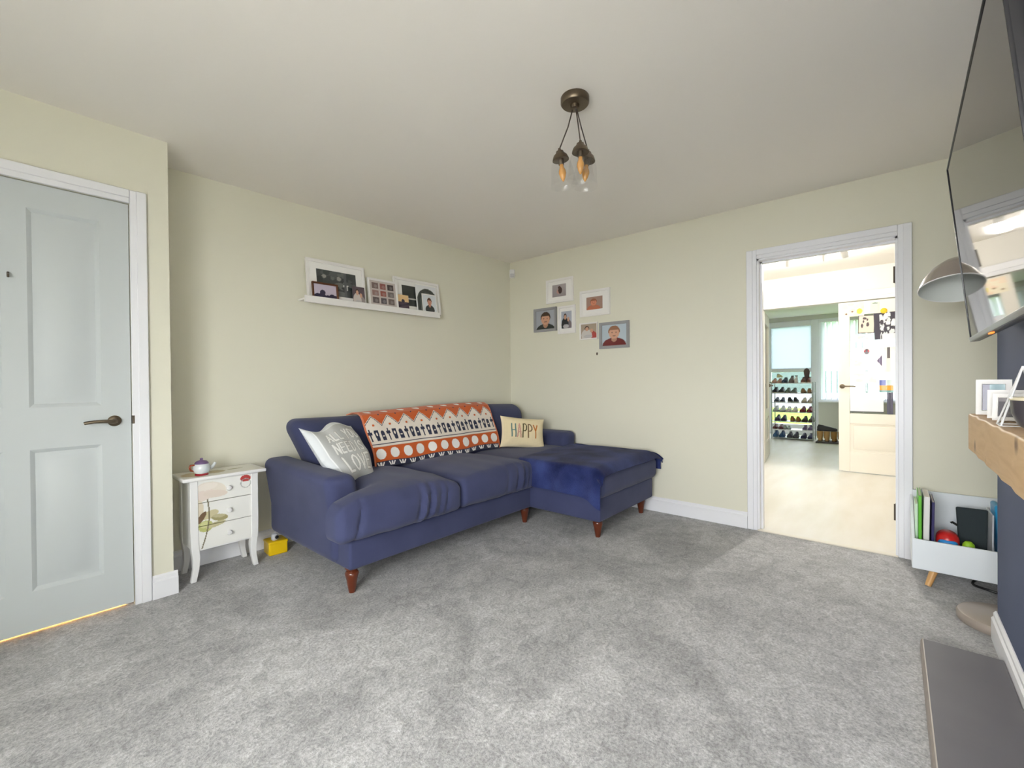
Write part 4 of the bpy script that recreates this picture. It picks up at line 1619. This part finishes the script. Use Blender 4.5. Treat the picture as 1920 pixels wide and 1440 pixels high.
obj('bowl_rim', lathe(BM(), [(.0555, .076), (.0565, .080), (.054, .083), (.0505, .080), (.0505, .076)], 32), mat('cream_glaze', (214, 204, 176), rough=.3), bw_)

# hearth slab
he = thing('hearth_slab', 'dark grey slate hearth slab on the carpet below the mantel', 'hearth', (1.72, YC + .019, 0))
HD = -.078 - (YC + .019)
bm = prism(BM(), [(0, 0), (HD - .004, 0), (HD - .004, .042), (HD - .010, .050), (0, .050)], 'x', -.70, .692)
obj('slab', bm, mat('dark_slate', (92, 90, 95), rough=.5, bump=(90, .08, .002), vary=(3, (84, 82, 88))), he, smooth=False)
bm = prism(BM(), [(HD - .004, 0), (HD, 0), (HD - .0015, .040), (HD - .007, .0495), (HD - .010, .0505), (HD - .004, .042)], 'x', -.70, .695)
obj('edge_trim', bm, mat('taupe_edge_trim', (150, 140, 131), rough=.4), he, smooth=False)

# ------------------------------------------------------------------ children's book box in the alcove
bk = thing('book_box', 'white low book storage box on pale wooden legs in the alcove', 'storage box', (0, 0, 0))
BF, BB = 3.165, 3.545
bwm = mat('book_box_white', (226, 232, 238), rough=.4)
Y0, Y1 = -.70, -.072
bm = BM()
softbox(bm, BF, BF + .014, Y0, Y1, .085, .243, .005, (1, 4, 2), 3)
obj('front_panel', bm, bwm, bk)
bm = BM()
prism(bm, [(BF + .014, .085), (BB, .085), (BB + .01, .40), (BB - .02, .40), (BF + .014, .23)], 'y', Y1 - .012, Y1)
obj('side_panel', bm, bwm, bk, smooth=False)
bm = prism(BM(), [(BF + .014, .085), (BB, .085), (BB + .01, .40), (BB - .02, .40), (BF + .014, .23)], 'y', Y0, Y0 + .012)
obj('side_panel', bm, bwm, bk, smooth=False)
obj('base_panel', box(BM(), BF + .01, BB, Y0 + .01, Y1 - .01, .085, .099), bwm, bk, smooth=False)
bm = prism(BM(), [(BB - .008, .085), (BB + .004, .085), (BB + .022, .43), (BB + .01, .43)], 'y', Y0 + .008, Y1 - .012)
obj('back_panel', bm, bwm, bk, smooth=False)
for x, y, ox, oy in ((BF + .05, Y1 - .09, -.03, .028), (BB - .06, Y1 - .09, .02, .02), (BF + .05, Y0 + .09, -.03, -.028), (BB - .06, Y0 + .09, .02, -.02)):
    obj('leg', tube(BM(), [(x, y, .087), (x + ox, y + oy, .0)], [.018, .013], 16), M_leg, bk)


def book(label, y, t, w, h, lean, cover, z=.0995, x=3.47, tiltx=0.0):
    """a book standing on its lower edge: spine towards the camera side"""
    r = thing('picture_book', label, 'book', (x, y, z), 0, 'books in the white box')
    r.rotation_euler = (lean, tiltx, 0)
    m = mat('cover_%d_%d_%d' % cover, cover, rough=.35)
    bm = BM()
    box(bm, -w, 0, -t / 2, -t / 2 + .002, 0, h)
    box(bm, -w, 0, t / 2 - .002, t / 2, 0, h)
    box(bm, -w, -w + .003, -t / 2, t / 2, 0, h, .0012, 1)
    obj('cover', bm, m, r, smooth=False)
    obj('pages', box(BM(), -w + .003, -.004, -t / 2 + .002, t / 2 - .002, .004, h - .004), mat('paper_pages', (232, 228, 218), rough=.9), r, smooth=False)
    return r


book('pale mint book against the box end beside the doorway', -.092, .012, .21, .31, 0, (214, 236, 214))
book('bright green book standing in the white box', -.106, .013, .24, .362, 0, (96, 190, 40))
book('white spined book next to the bright green book', -.128, .024, .24, .36, .015, (228, 228, 226))
book('thin navy book leaning in the white box', -.152, .011, .24, .335, .02, (36, 30, 92))
# toys and folder
toy = thing('toy_dome', 'red and blue rounded toy lying in the white book box', 'toy', (3.27, -.214, .0995))
obj('toy_shell', softbox(BM(), -.06, .06, -.045, .045, 0, .188, .044, (3, 3, 4), 5), mat('toy_red', (196, 34, 34), rough=.3), toy)
obj('toy_band', softbox(BM(), -.068, .0, -.038, .04, .05, .158, .03, (3, 3, 3), 4), mat('toy_blue', (48, 140, 214), rough=.3), toy)
tg = thing('toy_tub', 'small lime green tub next to the dark folder in the book box', 'toy', (3.225, -.288, .0995))
obj('tub_body', lathe(BM(), [(0, 0), (.022, 0), (.026, .11), (.022, .145), (.012, .158), (0, .16)], 18), mat('lime_plastic', (150, 196, 40), rough=.4), tg)
fo = thing('dark_folder', 'dark green black folder standing tilted in the white book box', 'folder', (3.34, -.315, .0995))
fo.rotation_euler = (0, math.radians(9), math.radians(2))
obj('folder_cover', softbox(BM(), -.012, .012, -.055, .055, 0, .30, .008, (2, 4, 6), 3, lambda u, v, w, co: co + np.array((.008 * w * w, -.014 * w * (v < 0) * .8 + .004 * w, 0))), mat('dark_canvas', (44, 54, 58), rough=.85, bump=(300, .3, .002)), fo)
obj('folder_strap', tube(BM(), [(0, .052, .20), (-.004, .075, .215), (-.004, .082, .21)], .006, 8), M_black, fo)
wb_ = book('white book leaning behind the dark folder', -.380, .006, .2, .29, .01, (226, 230, 236), x=3.5)
bt2 = thing('blue_tray', 'bright blue rounded tray standing at the end of the book box', 'tray', (3.36, -.410, .0995))
obj('tray_body', softbox(BM(), -.10, .10, -.013, .013, 0, .345, .0125, (4, 1, 6), 4, lambda u, v, w, co: co + np.array((-.03 * u * (w > .5) * (w - .5) * 2, .012 * w, 0))), mat('tray_blue', (36, 146, 200), rough=.35), bt2)

# black cable on the floor
pts = [(3.44 + .09 * math.cos(a), -.40 + .075 * math.sin(a), .006) for a in np.linspace(-.6, PI * 1.75, 30)]
pts = [(3.36 + .085 * math.cos(a), -.40 + .085 * math.sin(a), .007 + .004 * math.sin(3 * a)) for a in np.linspace(.1, 2 * PI - .5, 36)] + [(3.46, -.50, .006), (3.55, -.60, .006)]
tag(obj('power_cable', tube(BM(), pts, .006, 8), M_black), 'looped black cable on the carpet under the book box', 'cable')

# ------------------------------------------------------------------ floor lamp in the alcove
fl = thing('floor_lamp', 'brushed metal floor lamp with a dome shade leaning out of the alcove', 'floor lamp', (2.868, -.365, 0))
lm = mat('taupe_lamp_metal', (168, 156, 146), rough=.32, metal=.25)
obj('lamp_base', lathe(BM(), [(0, 0), (.145, 0), (.150, .006), (.150, .03), (.145, .040), (.135, .044), (.02, .047), (0, .047)], 48), lm, fl)
obj('stem', tube(BM(), [(.03, -.07, .045), (.03, -.07, .8), (.03, -.07, 1.5), (.028, -.055, 1.63), (.02, -.01, 1.68), (.0, .06, 1.685), (-.018, .11, 1.66), (-.025, .135, 1.63)], .0085, 12), lm, fl)
SH = Matrix.Translation((-.029, .14, 1.615)) @ Matrix.Rotation(math.radians(18), 4, 'Y')
out = [(.012, .02), (.034, .014), (.062, -.002), (.096, -.034), (.122, -.075), (.140, -.125)]
sh = obj('shade', lathe(BM(), [(0, .022)] + out, 48, SH), mat('shade_brushed_steel', (190, 182, 178), rough=.25, metal=.85), fl)
inn = [(r - .002, z - .002) for r, z in out]
obj('shade_lining', lathe(BM(), [(.140, -.125), (.138, -.127)] + inn[::-1][1:] + [(0, .018)], 48, SH), mat('shade_lining_white', (214, 218, 214), rough=.5), sh)
obj('shade_rim', lathe(BM(), [(.1385, -.1235), (.1415, -.125), (.1385, -.1285), (.137, -.126)], 48, SH), mat('shade_rim_white', (232, 232, 232), rough=.3), sh)

# ------------------------------------------------------------------ shoe rack and shoes in the porch
rk = thing('shoe_rack', 'tall silver and white seven tier shoe rack in front of the outer door', 'shoe rack', (9.40, 1.38, 0))
steel = mat('rack_steel', (176, 184, 186), rough=.3, metal=.6)
TZ = [.03, .175, .325, .495, .665, .835, 1.015]
RX0, RX1, RY = -.15, .15, .315
for y in (-RY, RY):
    for x in (RX0, RX1):
        obj('post', tube(BM(), [(x, y, 0), (x, y, 1.03)], .009, 8), steel, rk)
for z in TZ:
    bm = BM()
    box(bm, RX0, RX1, -RY, RY, z - .008, z, .002, 1)
    for x in (RX0, RX1):
        tube(bm, [(x, -RY, z - .004), (x, RY, z - .004)], .007, 6)
    obj('tier', bm, M_gloss if z > .1 else steel, rk)

SHOE_ST = [(0.0, .020, .055), (.06, .030, .085), (.2, .036, .088), (.34, .035, .078), (.5, .036, .066), (.65, .042, .055), (.8, .043, .045), (.92, .034, .036), (1.0, .010, .024)]


def shoe_mesh(L, hs, low):
    bm = BM()
    rings = []
    nseg = 10
    for s, hw, ht in SHOE_ST:
        ht = ht * hs
        ring = []
        for k in range(nseg + 1):
            a = PI * k / nseg
            ring.append(bm.verts.new((L * s, hw * L / .25 * math.cos(a), .014 + (ht) * math.sin(a) ** .7)))
        rings.append(ring)
    for A, B in zip(rings, rings[1:]):
        for k in range(nseg):
            bm.faces.new((A[k], A[k + 1], B[k + 1], B[k]))
    bm.faces.new(rings[0])
    bm.faces.new(rings[-1][::-1])
    return bm


def sole_mesh(L, t=.016):
    bm = BM()
    q = 1.05 * L / .25
    pts = [(L * s - .003, hw * q) for s, hw, _ in SHOE_ST] + [(L * s - .003, -hw * q) for s, hw, _ in reversed(SHOE_ST)]
    prism(bm, pts, 'z', 0, t)
    return bm


def boot_mesh(L, H):
    bm = shoe_mesh(L, .9, True)
    tube(bm, [(L * .18, 0, .05), (L * .17, 0, H * .6), (L * .17, 0, H)], [.040, .042, .046], 14)
    return bm


UP, SO = {}, {}


def shoe(kind, label, col, sole, loc, rotz, L=.25, hs=1.0, rx=0.0, ry=0.0, group='shoes in the porch', name='shoe', cat='shoe'):
    """toe points along local +x; things stay small so two parts are enough"""
    key = (kind, round(L, 3), hs)
    um = mat('shoe_%d_%d_%d' % col, col, rough=.6)
    sm = mat('sole_%d_%d_%d' % sole, sole, rough=.7)
    r = thing(name, label, cat, loc, rotz, group)
    r.rotation_euler = (Matrix.Rotation(rotz, 3, 'Z') @ Matrix.Rotation(ry, 3, 'Y') @ Matrix.Rotation(rx, 3, 'X')).to_euler()
    bm = shoe_mesh(L, hs, True) if kind == 'shoe' else boot_mesh(L, hs)
    obj('upper', bm, um, r)
    obj('sole', sole_mesh(L), sm, r, smooth=False)
    if kind == 'shoe':
        bm = BM()
        hh = .014 + .086 * hs
        lathe(bm, [(0, 0), (.9, 0), (1, .004), (.9, .008)], 12, Matrix.Translation((L * .2, 0, hh - .012)) @ Matrix.Rotation(.16, 4, 'Y') @ Matrix.Diagonal((L * .16, .023, 1.4, 1)))
        obj('opening', bm, mat('shoe_lining', (46, 42, 42), rough=.9), r)
    return r


RKX, RKY = 9.40, 1.38
TN = ['bottom tier', 'second tier up', 'third tier up', 'fourth tier up', 'fifth tier up', 'sixth tier up', 'top tier']
# (tier, y offset of the pair from rack centre (+ = towards the kitchen door leaf), colour, sole, what, length, height, toe towards camera?)
PAIRS = [
    (5, .225, (34, 36, 48), (206, 202, 192), 'black trainers with pale soles', .25, 1.0, 1),
    (5, .03, (92, 104, 92), (150, 150, 140), 'grey green casual shoes', .25, .9, 1),
    (5, -.21, (138, 104, 66), (96, 72, 52), 'tan brown shoes', .24, .8, 0),
    (4, .21, (52, 58, 78), (200, 200, 200), 'slate blue trainers', .22, .8, 1),
    (4, .0, (46, 44, 50), (196, 196, 196), 'black canvas shoes', .22, .9, 0),
    (4, -.215, (196, 180, 160), (150, 138, 124), 'beige slip on shoes', .23, .8, 1),
    (3, .215, (206, 208, 206), (70, 72, 74), 'white and black trainers', .25, .95, 1),
    (3, .02, (222, 216, 206), (190, 182, 170), 'cream ballet shoes', .24, .8, 1),
    (3, -.205, (122, 26, 38), (90, 60, 56), 'dark red shoes', .25, .95, 1),
    (2, .19, (46, 34, 74), (60, 60, 84), 'deep purple shoes', .24, 1.0, 1),
    (2, -.04, (150, 98, 44), (110, 78, 44), 'tan leather shoes', .22, .9, 0),
    (2, -.23, (62, 40, 36), (70, 52, 48), 'dark brown sandals', .24, .9, 1),
    (1, .235, (96, 44, 50), (90, 60, 60), 'maroon pumps', .22, .7, 1),
    (1, .09, (176, 190, 180), (150, 150, 146), 'tiny pale grey shoes', .15, .6, 0),
    (1, -.22, (104, 84, 120), (190, 190, 196), 'purple childs trainers', .2, .75, 1),
    (0, .22, (58, 96, 136), (80, 110, 140), 'denim blue shoes', .25, 1.0, 1),
    (0, .0, (92, 94, 104), (54, 54, 58), 'grey trainers', .24, .9, 1),
    (0, -.215, (46, 48, 88), (60, 60, 70), 'navy pumps', .24, .75, 1),
]
for tier, dy, col, sole, what, L, hs, toe in PAIRS:
    for s in (-1, 1):
        y = RKY + dy + s * .05 * L / .25
        a = (PI if toe else 0) + random.uniform(-.03, .03)
        x = RKX + (L / 2 if toe else -L / 2)
        shoe('shoe', 'one of the %s on the %s of shoe rack' % (what, TN[tier]), col, sole, (x, y, TZ[tier] + .001), a, L, hs, group=what + ' on the shoe rack')
z = TZ[6] + .001
for s in (-1, 1):
    shoe('shoe', 'one of the dusty pink slippers on the top tier of the shoe rack', (206, 158, 138), (170, 120, 104), (RKX + .11, RKY + .252 + s * .044, z), PI + .02 * s, .22, .8, group='pink slippers on the top tier')
shoe('shoe', 'cream sandal lying on the pink slippers on the top tier', (196, 186, 150), (176, 164, 130), (RKX + .06, RKY + .25, z + .1), PI + .5, .18, .6)
shoe('shoe', 'dark navy trainer on the top tier of the shoe rack', (42, 58, 84), (40, 40, 52), (RKX + .12, RKY + .12, z), PI - .02, .25, 1.0)
shoe('shoe', 'grey brown walking shoe on the top tier of the shoe rack', (104, 90, 88), (70, 60, 60), (RKX + .12, RKY + .02, z), PI + .02, .25, 1.35)
shoe('shoe', 'white baby shoe behind the grey brown walking shoe', (232, 222, 220), (214, 206, 204), (RKX + .02, RKY - .055, z), PI, .15, 1.4)
for s in (-1, 1):
    shoe('shoe', 'one of the reddish brown leather shoes on the top tier', (112, 66, 50), (214, 200, 186), (RKX + .055, RKY - .205 + s * .044, z + .003), PI + .01 * s, .195, 1.0, group='brown shoes on the top tier')
shoe('shoe', 'dark brown shoe propped upright on its heel behind the brown shoes', (84, 66, 68), (96, 80, 78), (RKX + .085, RKY - .20, z + .012), PI, .25, .9, ry=math.radians(-80))

# tray of boots on the floor beside the rack
tray = BM()
softbox(tray, 9.05, 9.36, .62, 1.01, 0, .022, .008, (2, 2, 1), 3)
tag(obj('boot_tray', tray, mat('dark_grey_tray', (66, 62, 64), rough=.5)), 'dark grey boot tray on the porch floor beside the shoe rack', 'boot tray')
for i, y in enumerate((.955, .86)):
    shoe('boot', 'one of the tan boots on the tray beside the shoe rack', (176, 140, 88), (96, 78, 58), (9.13, y, .023), .05, .2, .17, group='tan boots on the tray', name='boot', cat='boot')
for i, y in enumerate((.765, .67)):
    shoe('boot', 'one of the brown mustard boots on the tray beside the shoe rack', (150, 112, 52), (70, 54, 44), (9.13, y, .023), -.05, .2, .17, group='mustard brown boots on the tray', name='boot', cat='boot')
shoe('shoe', 'black shoe lying across the boots on the tray', (58, 58, 58), (38, 36, 38), (9.2, 1.0, .197), -PI / 2 + .1, .28, 1.0)
